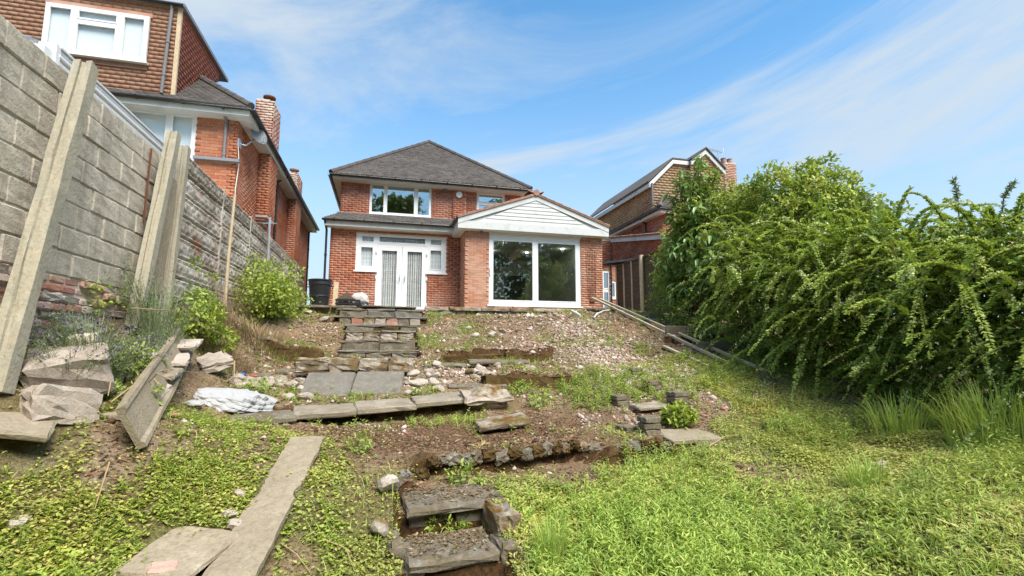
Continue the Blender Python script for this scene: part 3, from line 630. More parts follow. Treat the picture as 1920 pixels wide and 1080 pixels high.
sv = Vector((0, rl, pk - EL)); tile_face(HL, (-10.54, yo, EL + .03), (1, 0, 0), sv, [(0, 0), (10.54 + xo, 0), (rl, sv.length)], .17, .11, 'roof_tile', lift=.022)
sv = Vector((-rl, 0, pk - EL)); tile_face(HL, (xo, yo, EL + .03), (0, 1, 0), sv, [(0, 0), (12.1, 0), (12.1, sv.length), (rl, sv.length)], .17, .11, 'roof_tile', lift=.022)
hips(HL, (xo, yo, EL + .05), (rx, yo + rl, pk + .05), .085)
# dormer
dx0, dx1, dyf, dz0, dz1 = -9.4, -4.83, 12.3, 7.30, 9.5
sv = UP
tile_face(HL, (dx0, dyf, dz0), (1, 0, 0), UP, [(0, 0), (dx1 - dx0, 0), (dx1 - dx0, dz1 - dz0), (0, dz1 - dz0)], .2, .098, 'hung', name='dormer_front', holes=[(-7.38 - dx0, -5.41 - dx0, 8.0 - dz0, 9.16 - dz0)], base='hung', full=True, lift=.024)
tile_face(HL, (dx1, dyf, dz0), (0, 1, 0), UP, [(0, 0.02), (2.75, 1.95), (2.75, dz1 - dz0), (0, dz1 - dz0)], .2, .098, 'hung_red', name='dormer_cheek', base='hung_red', lift=.026)
for xx, zz_ in ((-7.47, 9.16),): MB().box(-7.42, -5.37, dyf - .045, dyf - .003, 9.145, 9.25).obj('lintel_band', M['brick_old'], HL.e)
MB().box(-7.42, -5.39, dyf - .05, dyf - .002, 7.87, 8.02).obj('tile_sill', M['roof_red'], HL.e)
wd = window(HL, (-7.38, dyf - .03, 8.02), (1, 0, 0), 1.97, 1.12, [(.07, .50, .07, 1.05), (.60, 1.36, .07, .74), (.60, 1.36, .84, 1.05), (1.47, 1.90, .07, 1.05)], glass='glass_clear', label='white dormer window with net curtains', recess=-.03, sill=True)
MB().box(-7.33, -5.46, dyf - .006, dyf - .001, 8.07, 9.09).obj('net_curtain', M['lace'], HL.e)
MB().box(dx0, dx1 + .1, dyf - .1, 15.6, dz1, dz1 + .09).obj('flat_roof', M['lead'], HL.e); gutter(HL, (dx0, dyf - .12, dz1 + .05), (dx1 + .1, dyf - .12, dz1 + .03), .05)
MB().box(dx1 - .05, dx1 + .035, dyf - .035, dyf + .03, dz0 + .03, dz1).obj('corner_board', M['timber'], HL.e)
pipe(HL, [(dx1 - .16, dyf - .1, dz1), (dx1 - .16, dyf - .07, dz1 - .1), (dx1 - .22, dyf - .07, dz0 + .05)], .036, 'grey_pipe')
# chimneys on the side wall
for (y0, y1, zt, zc) in ((14.45, 15.35, 8.56, 5.25), (18.75, 19.7, 7.95, 4.2)):
    xw = -3.2
    brick_wall(HL, (XS, y0, zc), (1, 0, 0), .3, 6.97 - zc, name='chimney_breast', mat='brick_left')
    brick_wall(HL, (xw, y0, zc), (0, 1, 0), y1 - y0, 6.97 - zc, name='chimney_breast', mat='brick_left')
    for k in range(4): MB().box(XS - .02, xw + .004 - .07 * k, y0 + .003 + .05 * k, y1 - .003, zc - .075 * (k + 1), zc - .075 * k - .004).obj('corbel', M['brick_old'], HL.e)
    brick_wall(HL, (-3.66, y0, 7.18), (1, 0, 0), .46, zt - 7.18, name='chimney_stack', mat='brick_old', mortar='mortar_white')
    brick_wall(HL, (xw, y0, 7.18), (0, 1, 0), y1 - y0, zt - 7.18, name='chimney_stack', mat='brick_old', mortar='mortar_white')
    MB().box(-3.64, xw - .1, y0 + .1, y1, 7.0, zt - .02).obj('chimney_core', M['mortar'], HL.e)
    MB().lathe((-3.42, (y0 + y1) / 2, zt), [(.11, -.02), (.11, .16), (.09, .17), (.09, .22), (.17, .24), (.17, .28), (.02, .33)], 14).obj('chimney_pot', M['rust' if zt > 8 else 'roof_red'], HL.e)
pipe(HL, [(-3.74, yo, 7.1), (-3.74, YR - .06, 6.9), (-3.74, YR - .06, 5.98)], .036, 'grey_pipe')
pipe(HL, [(xo, 16.7, 7.1), (XS + .05, 16.7, 6.9), (XS + .05, 16.7, 3.0)], .036)
pipe(HL, [(xo, 23.7, 7.1), (XS + .05, 23.75, 6.9), (XS + .05, 23.75, 3.0)], .036)
HL.finish()
# satellite dish
sd = thing('satellite_dish', (XS, 12.6, 6.4), 'grey satellite dish on an arm at the corner of the dormer house', 'satellite dish')
mb = MB(); cD, nD = Vector((-3.2, 13.0, 6.86)), Vector((.72, -.62, .3)).normalized(); a1 = nD.cross(UP).normalized(); a2 = nD.cross(a1); nr, ns = 5, 20
vs = [cD]; 
for i in range(1, nr + 1):
    rr = .25 * i / nr
    for k in range(ns): vs.append(cD + (a1 * math.cos(2 * math.pi * k / ns) * .86 + a2 * math.sin(2 * math.pi * k / ns)) * rr + nD * (rr * rr * 1.1))
fs = [(0, 1 + k, 1 + (k + 1) % ns) for k in range(ns)]
for i in range(nr - 1):
    for k in range(ns): fs.append((1 + i * ns + k, 1 + (i + 1) * ns + k, 1 + (i + 1) * ns + (k + 1) % ns, 1 + i * ns + (k + 1) % ns))
mb.add(vs, fs); do = mb.obj('dish', M['dish'], sd, fix=False, smooth=True); md = do.modifiers.new('s', 'SOLIDIFY'); md.thickness = .012
MB().tube([(-3.49, 12.55, 6.45), (-3.36, 12.62, 6.45), (-3.28, 12.9, 6.7), cD - nD * .03], .018, 8).box(-3.5, -3.46, 12.46, 12.66, 6.36, 6.56).obj('wall_bracket', M['steel'], sd)
MB().tube([cD - nD * .02 - UP * .2, cD + nD * .28 - UP * .26], .011, 6).tube([cD + nD * .26 - UP * .28, cD + nD * .28 - UP * .16], .028, 8).obj('receiver_arm', M['steel'], sd)
MB().tube([(-3.48, 12.47, 6.42), (-3.44, 12.5, 5.9), (-3.47, 12.46, 5.3), (-3.46, 12.5, 4.75), (-3.45, 12.9, 4.72), (-3.46, 13.6, 4.5)], .011, 6).obj('white_cable', M['cable'], label='thin white cable running down from the satellite dish', cat='cable')
# white conservatory rail seen over the block wall
cv = thing('conservatory', (-3.05, 8.7, 2.6), 'white conservatory eaves just above the concrete block wall', 'conservatory')
MB().box(-3.09, -2.99, 5.15, 12.3, 4.08, 4.37).obj('eaves_beam', M['upvc'], cv)
gm = MB().box(-2.99, -2.965, 5.15, 12.3, 4.12, 4.15).box(-2.99, -2.97, 5.15, 12.3, 4.2, 4.225).box(-2.99, -2.955, 5.15, 12.3, 4.26, 4.285).box(-2.99, -2.965, 5.15, 12.3, 4.31, 4.33).box(-2.99, -2.95, 5.15, 12.3, 4.345, 4.36); gm.obj('gutter', M['upvc'], cv)
for y in (5.2, 6.35, 7.5, 8.65, 9.8, 11): MB().box(-3.08, -3.01, y, y + .07, 2.6, 4.08).obj('post', M['upvc'], cv)
for y in (5.28, 6.43, 7.58, 8.73, 9.88): MB().box(-3.05, -3.04, y, y + 1.06, 2.6, 4.07).obj('pane', M['glass'], cv)
MB().prism([(-3.04, 5.2, 4.36), (-3.04, 12.3, 4.36), (-5.2, 12.3, 5.0), (-5.2, 5.2, 5.0)], (0, 0, .03)).obj('roof_pane', M['glass'], cv)
MB().box(-3.1, -2.96, 5.1, 5.16, 4.1, 4.36).box(-3.07, -2.98, 4.98, 5.1, 4.16, 4.27).obj('end_cap', M['upvc'], cv)

# ------------------------------------------------------------------ right neighbour
HR = House('brick_house', (12, 17, 2.6), 'red brick neighbour house with buff hung tiles and white gable boards behind the tree')
brick_wall(HR, (10.5, 17.0, 2.6), (1, 0, 0), 5.6, 4.45, [(.72, 3.0, 3.1, 4.3)], from_z=5.0)
brick_wall(HR, (10.5, 21.0, 2.6), (0, -1, 0), 4.0, 4.45, from_z=4.3)
brick_wall(HR, (8.3, 21.0, 2.6), (1, 0, 0), 2.2, 4.1, from_z=4.3)
window(HR, (11.22, 17.0, 5.7), (1, 0, 0), 2.28, 1.2, [(.07, 1.05, .07, 1.13), (1.15, 2.2, .07, 1.13)], label='white upstairs window half hidden by leaves')
room(HR, 10.8, 14, 17.1, 19, 5.4, 7.0)
MB().box(11.28, 13.4, 17.12, 17.13, 5.75, 6.85).obj('net_curtain', M['lace'], HR.e)
# eaves and skirt roof
MB().box(10.22, 10.25, 16.75, 24, 6.88, 7.05).obj('fascia', M['white_paint'], HR.e); MB().box(10.25, 16, 16.72, 16.75, 6.88, 7.05).obj('fascia', M['white_paint'], HR.e)
MB().box(10.25, 10.52, 16.75, 24, 6.875, 6.89).obj('soffit', M['soffit'], HR.e)
gutter(HR, (10.17, 24, 7.04), (10.17, 16.7, 7.04), .06); gutter(HR, (10.17, 16.67, 7.04), (16, 16.67, 7.04), .06)
pipe(HR, [(10.2, 18.2, 7.0), (10.44, 18.25, 6.8), (10.44, 18.25, 2.7)])
sv = Vector((0, .9, .85)); tile_face(HR, (10.2, 16.7, 7.08), (1, 0, 0), sv, [(0, 0), (5.8, 0), (5.8, sv.length), (.75, sv.length)], .25, .2, 'roof_tile', name='skirt_roof', lift=.03)
sv = Vector((.5, 0, .5)); tile_face(HR, (10.2, 24, 7.08), (0, -1, 0), sv, [(0, 0), (7.3, 0), (6.6, sv.length), (0, sv.length)], .25, .2, 'roof_tile', name='skirt_roof', lift=.03)
hips(HR, (10.2, 16.7, 7.1), (11.0, 17.6, 7.95), .09)
# tile-hung loft storey with a sloping verge
YG = 17.35
tile_face(HR, (10.3, YG, 7.1), (1, 0, 0), UP, [(0, 0), (3.3, 0), (3.3, 2.1), (1.0, 2.1), (0, 1.08)], .25, .11, 'hung_buff', name='loft_front', base='hung_buff', lift=.03)
tile_face(HR, (10.3, 24, 7.1), (0, -1, 0), UP, [(0, 0), (6.65, 0), (6.65, 1.05), (0, 1.05)], .25, .11, 'hung_buff', name='loft_side', base='hung_buff', lift=.03)
bb = MB()
bb.prism([(10.12, YG - .12, 8.03), (11.22, YG - .12, 9.12), (11.22, YG - .12, 9.3), (10.12, YG - .12, 8.24)], (0, .1, 0)); bb.obj('bargeboard', M['white_paint'], HR.e)
MB().prism([(11.22, YG - .12, 9.14), (12.0, YG - .12, 9.14), (12.0, YG - .12, 9.3), (11.22, YG - .12, 9.3)], (0, .1, 0)).obj('bargeboard', M['white_paint'], HR.e)
MB().box(10.1, 10.16, YG - .1, 24, 8.06, 8.22).obj('fascia', M['white_paint'], HR.e)
MB().prism([(10.05, YG - .14, 8.24), (11.2, YG - .14, 9.33), (12.0, YG - .14, 9.33), (12.0, YG - .14, 9.38), (11.18, YG - .14, 9.38), (10.05, YG - .14, 8.3)], (0, 6.6, 0)).obj('loft_roof', M['roof_tile'], HR.e)
pipe(HR, [(10.2, YG - .16, 8.2), (10.2, YG - .16, 7.3)], .04, 'grey_pipe')
pk_ = Vector((12.65, YG - .3, 9.82))
for a in (Vector((11.95, YG - .3, 9.28)), Vector((13.55, YG - .3, 9.0))):
    MB().prism([a, a + Vector((0, 0, -.2)), pk_ + Vector((0, 0, -.2)), pk_], (0, .08, 0)).obj('bargeboard', M['white_paint'], HR.e)
    MB().prism([a + Vector((0, -.05, .02)), pk_ + Vector((0, -.05, .02)), pk_ + Vector((0, -.05, .09)), a + Vector((0, -.05, .09))], (0, 4, 0)).obj('gable_roof', M['roof_tile'], HR.e)
tile_face(HR, (11.95, YG - .2, 8.2), (1, 0, 0), UP, [(0, 0), (1.55, 0), (1.55, .75), (.7, 1.45), (0, .9)], .25, .11, 'hung_buff', name='gable_front', base='hung_buff', lift=.03)
# lean-to with white verge
brick_wall(HR, (9.6, 19.6, 2.6), (0, -1, 0), 3.9, 3.85, from_z=4.0, clip=lambda a: 3.78 - .18 * a)
brick_wall(HR, (9.6, 15.7, 2.6), (1, 0, 0), 4, 3.05, from_z=4.4)
MB().prism([(9.5, 15.55, 5.52), (9.5, 19.6, 6.26), (9.5, 19.6, 6.44), (9.5, 15.55, 5.7)], (.04, 0, 0)).obj('verge_board', M['white_paint'], HR.e)
sv = Vector((0, 4.1, .75)); tile_face(HR, (9.45, 15.5, 5.73), (1, 0, 0), sv, [(0, 0), (4.4, 0), (4.4, sv.length), (0, sv.length)], .25, .25, 'roof_red', name='lean_to_roof', base='roof_red', lift=.035)
gutter(HR, (9.5, 15.42, 5.66), (14, 15.42, 5.66)); MB().box(9.5, 14, 15.48, 15.51, 5.48, 5.68).obj('fascia', M['white_paint'], HR.e)
pipe(HR, [(9.7, 15.45, 5.6), (9.75, 15.62, 5.35), (9.75, 15.62, 2.7)])
ch = MB(); 
brick_wall(HR, (13.75, 17.4, 7.6), (1, 0, 0), .62, 1.9, mat='brick_old', name='chimney_stack'); brick_wall(HR, (13.75, 17.9, 7.6), (0, -1, 0), .5, 1.9, mat='brick_old', name='chimney_stack')
for xx in (13.9, 14.2): MB().lathe((xx, 17.6, 9.48), [(.11, 0), (.1, .22), (.12, .26)], 10).obj('chimney_pot', M['roof_red'], HR.e)
HR.finish()
ae = thing('television_aerial', (13.5, 17.3, 7.8), 'thin television aerial on a mast beside the neighbour chimney', 'aerial')
MB().tube([(13.5, 17.3, 7.7), (13.42, 17.3, 9.9)], .016, 6).obj('mast', M['steel'], ae)
mb = MB().tube([(12.75, 17.3, 9.98), (13.7, 17.3, 9.86)], .011, 5)
for k in range(9): x = 12.8 + k * .1; mb.tube([(x, 17.16, 9.975 - k * .012), (x, 17.44, 9.975 - k * .012)], .006, 4)
mb.tube([(13.62, 17.3, 9.7), (13.72, 17.3, 10.05)], .008, 5).obj('yagi_boom', M['steel'], ae)
# side passage lean-to: brick stub with door and window beyond the fence
sh = House('side_store', (8.2, 16.5, 2.6), 'low brick store with white door and small window beyond the fence', 'outbuilding')
brick_wall(sh, (7.55, 16.6, 2.6), (1, 0, 0), 1.9, 2.1, [(.12, .42, .3, 1.9), (.46, .68, .85, 1.5)], name='wall')
window(sh, (7.67, 16.6, 2.9), (1, 0, 0), .3, 1.6, [(.04, .26, .9, 1.52), (.04, .26, .06, .8)], name='door', sill=False)
window(sh, (8.01, 16.6, 3.45), (1, 0, 0), .22, .65, [(.04, .18, .05, .6)])
room(sh, 7.6, 9.3, 16.7, 18, 2.65, 4.6)
MB().prism([(7.45, 16.45, 4.66), (9.5, 16.45, 4.98), (9.5, 16.45, 5.06), (7.45, 16.45, 4.74)], (0, 2.4, 0)).obj('roof', M['black'], sh.e); pipe(sh, [(8.0, 16.52, 4.7), (7.99, 16.52, 2.6)], .03)
sh.finish()
# ------------------------------------------------------------------ fence on the right
fe = thing('garden_fence', (7.7, 12.8, 2.6), 'dark lapped board fence between the extension and the bush', 'fence')
for k, (y0, y1, mt, lb) in enumerate(((13.78, 15.55, 'fence', 'dark brown panel with pale battens'), (11.95, 13.66, 'fence_green', 'greenish weathered panel'), (10.1, 11.85, 'fence', None))):
    zt = 4.42; n = 13
    fp = MB().box(7.66, 7.75, y0, y1, zt + .01, zt + .04).obj('panel', M[mt], fe, label=lb)
    for i in range(n):
        z = 2.62 + i * (zt - 2.62) / n; h = (zt - 2.62) / n + .025
        MB().prism([(7.70, y0, z), (7.715, y0, z), (7.735, y0, z + h), (7.722, y0, z + h)], (0, y1 - y0, 0)).obj('board', M[mt], fp)
    for i in range(4 if k == 0 else 3):
        y = y0 + .06 + i * (y1 - y0 - .12) / (3 if k == 0 else 2); MB().box(7.665, 7.70, y - .022, y + .022, 2.62, zt + .008).obj('batten', M['timber' if k == 0 and i else mt], fp)
for y in (13.72, 11.9): MB().prism([(7.62, y - .05, 2.3), (7.72, y - .05, 2.3), (7.72, y + .05, 2.3), (7.62, y + .05, 2.3)], (-.03, -.05, 2.2)).obj('post', M['timber'], fe)
# ------------------------------------------------------------------ left boundary: block wall
def rough_box(sx, sy, sz, seed, jit=.006, cuts=2, bev=.012):
    bm = bmesh.new(); bmesh.ops.create_cube(bm, size=1)
    for v in bm.verts: v.co = Vector((v.co.x * sx, v.co.y * sy, v.co.z * sz))
    if bev: bmesh.ops.bevel(bm, geom=bm.edges[:], offset=min(bev, min(sx, sy, sz) * .3), segments=1, affect='EDGES')
    if cuts:
        es = [e for e in bm.edges if e.calc_length() > max(sx, sy, sz) * .25]
        bmesh.ops.subdivide_edges(bm, edges=es, cuts=cuts, use_grid_fill=True)
    r = random.Random(seed)
    for v in bm.verts: v.co += Vector((r.uniform(-1, 1), r.uniform(-1, 1), r.uniform(-1, 1))) * jit
    me = bpy.data.meshes.new('m'); bm.to_mesh(me); bm.free(); return me
def place(name, me, mat, loc, rot=(0, 0, 0), parent=None, label=None, cat=None, group=None, scale=None):
    if not me.materials: me.materials.append(mat)
    me.name = name; o = bpy.data.objects.new(name, me); link(o, parent)
    if parent is not None and parent.type == 'EMPTY': o.location = Vector(loc)
    else: o.location = loc
    o.rotation_euler = rot
    if scale: o.scale = scale
    return tag(o, label, cat, group)
bw_ = thing('block_wall', (-2.9, 4.6, 1.3), 'tall wall of grey concrete blocks on old brick footings', 'wall')
MB().box(-3.0, -2.813, 1.6, 7.42, 1.0, 4.03).obj('mortar_core', M['mortar_white'], bw_)
bl_me = [rough_box(.2, .432, .213, k, .0035, 3, .011) for k in range(6)]
half_me = [rough_box(.2, .212, .213, 20 + k, .006, 1, .012) for k in range(2)]
for m in bl_me + half_me: m.materials.append(M['block'])
for r in range(8):
    z = 4.05 - .1125 - r * .225; y = 1.62 + (.22 if r % 2 else 0)
    while y < 7.4:
        w = .44
        if y + w > 7.42: w = .22
        if y + w > 7.46: break
        me = RND.choice(bl_me if w > .3 else half_me); o = bpy.data.objects.new('block', me); link(o, bw_)
        o.location = (-2.9 + RND.uniform(-.006, .008), y + w / 2, z + RND.uniform(-.004, .004)); o.rotation_euler = (RND.uniform(-.008, .008), RND.uniform(-.01, .01), RND.uniform(-.012, .012) + (math.pi if RND.random() < .5 else 0))
        y += w
ob_me = [rough_box(.11, .21, .066, 40 + k, .007, 1, .012) for k in range(5)]; ob2 = [rough_box(.12, .26, .07, 50 + k, .012, 1, .015) for k in range(5)]
for m in ob_me: m.materials.append(M['brick_old'])
for m in ob2: m.materials.append(M['pale_rock'])
nb = 0
for r in range(11):
    z = 2.25 - .04 - r * .08; y = 2.6 + RND.random() * .2
    while y < 7.3:
        pale = RND.random() < (.25 if r < 4 else .7); w = .275 if pale else .225
        if z > gz(-2.72, y) - .12 and nb < 298:
            o = bpy.data.objects.new('brick', RND.choice(ob2 if pale else ob_me)); link(o, bw_); nb += 1
            o.location = (-2.85 + RND.uniform(-.02, .03), y + w / 2, z + RND.uniform(-.006, .006)); o.rotation_euler = (RND.uniform(-.03, .03), RND.uniform(-.03, .03), RND.uniform(-.05, .05))
        y += w
MB().tube([(-2.78, 6.62, 4.0), (-2.785, 6.6, 3.1)], .012, 5).obj('rust_stain_strip', M['rust'], bw_)
# panel wall
pw_ = thing('panel_wall', (-2.8, 12, 2.4), 'long wall of brick-patterned concrete panels beyond the leaning posts', 'wall')
def panel_mesh(seed, L=1.83, H=.295, rock=False):
    r = np.random.default_rng(seed); ny_, nz_ = (74, 14); y = np.linspace(0, L, ny_); z = np.linspace(0, H, nz_); Yg, Zg = np.meshgrid(y, z)
    row = np.floor(Zg / (H / 4)).astype(int); off = (row % 2) * .11; cell = np.floor((Yg + off) / .22).astype(int)
    fy = ((Yg + off) / .22) % 1; fz = (Zg / (H / 4)) % 1
    rnd = r.random((6, 20))[np.clip(row, 0, 5), np.clip(cell, 0, 19)]
    dep = np.where((fy > .08) & (fy < .95) & (fz > .1) & (fz < .92), .012 + .016 * rnd, 0) + r.random(Yg.shape) * (.009 if not rock else .022)
    dep[0, :] = dep[-1, :] = -.03; dep[:, 0] = dep[:, -1] = -.03
    V = np.stack([dep, Yg, Zg], -1).reshape(-1, 3); ii = np.arange(ny_ * nz_).reshape(nz_, ny_)
    F = np.stack([ii[:-1, :-1], ii[:-1, 1:], ii[1:, 1:], ii[1:, :-1]], -1).reshape(-1, 4)
    o = mesh_np('panel', V, F, M['panel_dark' if rock else 'panel']); me = o.data; bpy.data.objects.remove(o); return me
pms = [panel_mesh(k) for k in range(4)]; prk = [panel_mesh(9 + k, rock=True) for k in range(2)]
for c in range(6):
    for r in range(7):
        o = bpy.data.objects.new('panel', RND.choice(prk if r == 6 else pms)); link(o, pw_); o.location = (-2.80 + RND.uniform(-.006, .006), 7.5 + c * 1.85, 2.28 + r * .295)
MB().box(-2.86, -2.83, 7.45, 18.6, 1.8, 4.34).obj('panel_backing', M['panel'], pw_)
for c in range(1, 6): MB().box(-2.88, -2.765, 7.46 + c * 1.85, 7.5 + c * 1.85, 2.0, 4.36).obj('joint_strip', M['panel'], pw_)
# leaning slotted concrete posts
def slotted(a, b, w, dpt, name='concrete_post', **k):
    a, b = Vector(a), Vector(b); d = (b - a).normalized(); yv = (Vector((0, 1, 0)) - d * d.y).normalized(); xv = yv.cross(d)
    pr = [(-w / 2, -dpt / 2), (w / 2, -dpt / 2), (w / 2, -dpt * .16), (w * .28, -dpt * .12), (w * .28, dpt * .12), (w / 2, dpt * .16), (w / 2, dpt / 2), (-w / 2, dpt / 2), (-w / 2, dpt * .16), (-w * .28, dpt * .12), (-w * .28, -dpt * .12), (-w / 2, -dpt * .16)]
    n = 9; mb = MB(); r = random.Random(len(k.get('label', '')))
    for i in range(n + 1):
        p = a + (b - a) * i / n; s = .93 if i == n else 1
        mb.v += [tuple(p + yv * x * s + xv * y * s + Vector((r.uniform(-1, 1), r.uniform(-1, 1), r.uniform(-1, 1))) * .006) for x, y in pr]
    m = len(pr)
    for i in range(n): mb.f += [(i * m + j, i * m + (j + 1) % m, (i + 1) * m + (j + 1) % m, (i + 1) * m + j) for j in range(m)]
    mb.f += [tuple(range(m))[::-1], tuple(n * m + j for j in range(m))]
    return mb.obj(name, M['post'], **k)
slotted((-2.6, 4.28, 1.3), (-2.62, 4.92, 4.1), .115, .15, label='tallest leaning slotted concrete post against the grey block wall', cat='post')
slotted((-2.62, 6.2, 1.85), (-2.64, 6.83, 4.3), .11, .13, label='leaning concrete post standing where the block wall ends', cat='post')
slotted((-2.6, 6.86, 1.75), (-2.64, 7.2, 4.27), .1, .11, label='narrower concrete post against the start of the panel wall', cat='post')
MB().prism([(-2.66, 6.55, 2.25), (-2.63, 6.98, 2.25), (-2.64, 7.05, 3.75), (-2.67, 6.75, 3.75)], (-.05, 0, 0)).obj('concrete_slab', M['slab_pale'], label='pale concrete slab slotted between the two leaning posts', cat='slab')
MB().tube([(-2.62, 9.28, 2.3), (-2.62, 9.30, 3.2), (-2.6, 9.34, 4.28)], [.028, .026, .022], 7).obj('wooden_pole', M['timber'], label='thin wooden pole standing against the panel wall', cat='pole')
sp = thing('steel_pole', (-2.6, 12.1, 2.4), 'galvanised steel pole rising from the shrub by the panel wall', 'pole')
MB().tube([(-2.6, 12.1, 2.3), (-2.6, 12.05, 4.58)], .026, 10).obj('tube', M['steel'], sp); MB().tube([(-2.75, 12.05, 4.44), (-2.45, 12.06, 4.46)], .012, 6).obj('cross_bar', M['steel'], sp)
MB().tube([(-2.45, 12.3, 2.4), (-2.37, 12.25, 3.3)], .02, 6).obj('white_stake', M['cable'], label='short pale stake among the shrub leaves', cat='stake')

# ------------------------------------------------------------------ steps, slabs, rubble
NS = [100]
def slab(name, label, cat, x, y, z, size, rot=(0, 0, 0), mat='slab', group=None, jit=.006, cuts=3, parent=None, bev=.014):
    NS[0] += 1
    return place(name, rough_box(*size, NS[0], jit, cuts, bev), M[mat], (x, y, z), tuple(math.radians(a) for a in rot), parent, label, cat, group)
def rock_mesh(seed, sq=(1, .8, .6)):
    bm = bmesh.new(); bmesh.ops.create_icosphere(bm, subdivisions=2, radius=.5); r = random.Random(seed)
    pl = [(Vector((r.uniform(-1, 1), r.uniform(-1, 1), r.uniform(-1, 1))).normalized(), r.uniform(.25, .42)) for _ in range(9)]
    for v in bm.verts:
        for n, d in pl:
            k = v.co.dot(n)
            if k > d: v.co -= n * (k - d)
        v.co += Vector((r.uniform(-1, 1), r.uniform(-1, 1), r.uniform(-1, 1))) * .018
        v.co = Vector((v.co.x * sq[0], v.co.y * sq[1], v.co.z * sq[2]))
    me = bpy.data.meshes.new('rock'); bm.to_mesh(me); bm.free(); return me
def rock(label, x, y, s, mat='rubble', sink=.3, cat='stone', group=None, sq=(1, .8, .6), name='stone', z=None, rz=None):
    NS[0] += 1; zz_ = (gz(x, y) if z is None else z) + s * sq[2] * (.5 - sink)
    return place(name, rock_mesh(NS[0], sq), M[mat], (x, y, zz_), (RND.uniform(-.2, .2), RND.uniform(-.2, .2), RND.uniform(0, 6.3) if rz is None else rz), None, label, cat, group, (s, s, s))
# upper flight of slab steps
st = thing('garden_steps', (-.08, 10.4, 1.4), 'flight of dark weathered slab steps climbing the bank to the french doors', 'steps')
for k, (y, z, zb, xa, xb, mt) in enumerate(((8.9, 1.59, 1.36, -.78, .62, 'slab_dark'), (9.7, 1.78, 1.56, -.80, .63, 'slab_dark'), (10.5, 1.975, 1.76, -.79, .64, 'slab_dark'), (11.1, 2.135, 1.95, -.84, .94, 'slab_dark'), (11.8, 2.355, 2.12, -1.15, .93, 'slab_dark'), (12.4, 2.57, 2.34, -1.1, .93, 'slab_dark'))):
    nsl = 2 if k < 4 else 3; w = (xb - xa) / nsl; dp = .86 if k < 5 else .75
    for i in range(nsl):
        slab('tread', None, None, xa + w * (i + .5), y + dp / 2 - .02, z - .025 + RND.uniform(-.006, .006), (w - .012, dp, .048), (RND.uniform(-1, 1), RND.uniform(-2, 2), RND.uniform(-2, 2)), mt if (i + k) % 3 else 'slab_grey', parent=st, jit=.011)
    if k == 4:
        for i in range(7):
            slab('brick', None, None, xa + .28 + i * .26, y + .075, (zb + z - .06) / 2 + .01, (.24, .16, z - .06 - zb), (0, RND.uniform(-2, 2), RND.uniform(-3, 3)), ('slab_dark', 'brick_old', 'slab_moss', 'rubble', 'brick_old', 'slab_dark', 'rubble')[i], parent=st, cuts=1, jit=.012)
    else:
        n2 = {0: 3, 1: 2, 2: 4, 3: 3, 5: 3}[k]
        for i in range(n2):
            ww = (xb - xa - .1) / n2; slab('riser', None, None, xa + .05 + ww * (i + .5), y + .05, (zb + z - .05) / 2, (ww - .01, .12, z - .05 - zb), (RND.uniform(-4, 4), RND.uniform(-1.5, 1.5), RND.uniform(-3, 3)), ('rubble', 'slab_moss')[i % 2] if k == 2 else RND.choice([mt, mt, 'moss_dark', 'slab_grey']), parent=st, jit=.016)
# loose raised slabs on top of the flight
slab('paving_slab', 'thin slab lying crookedly on the top step before the doors', 'slab', .1, 12.75, 2.635, (1.3, .6, .045), (0, 1.2, 2), 'slab_dark')
slab('paving_slab', 'tilted slab beside the top step on the extension side', 'slab', 1.25, 12.2, 2.42, (.6, .5, .05), (8, -18, 10), 'slab_dark')
# coping along the patio edge
cp = thing('patio_edge_wall', (2.5, 13, 2.3), 'low mossy stone edge along the patio under the extension', 'wall')
x = 1.0
while x < 7.4:
    w = RND.uniform(.55, .95); slab('coping_stone', None, None, x + w / 2, 12.96, 2.645 + RND.uniform(-.01, .01), (w - .015, .3, .09), (0, RND.uniform(-1, 1), RND.uniform(-1.5, 1.5)), RND.choice(['slab_moss', 'rubble', 'slab_dark', 'slab_moss']), parent=cp, jit=.012); x += w
x = 1.1
while x < 7.4:
    w = RND.uniform(.25, .5); slab('stone', None, None, x + w / 2, 13.0, 2.5, (w - .02, .2, .2), (0, RND.uniform(-2, 2), 0), RND.choice(['rubble', 'slab_dark', 'pale_rock']), parent=cp, jit=.012, cuts=1); x += w
cp2 = thing('patio_edge_wall', (-1.9, 13, 2.3), 'dark slab edge of the patio beneath the black bin', 'wall')
x = -2.5
while x < -1.15:
    w = RND.uniform(.5, .65); slab('coping_stone', None, None, x + w / 2, 12.98, 2.64, (w - .015, .34, .06), (0, 0, RND.uniform(-1.5, 1.5)), 'slab_dark', parent=cp2); x += w
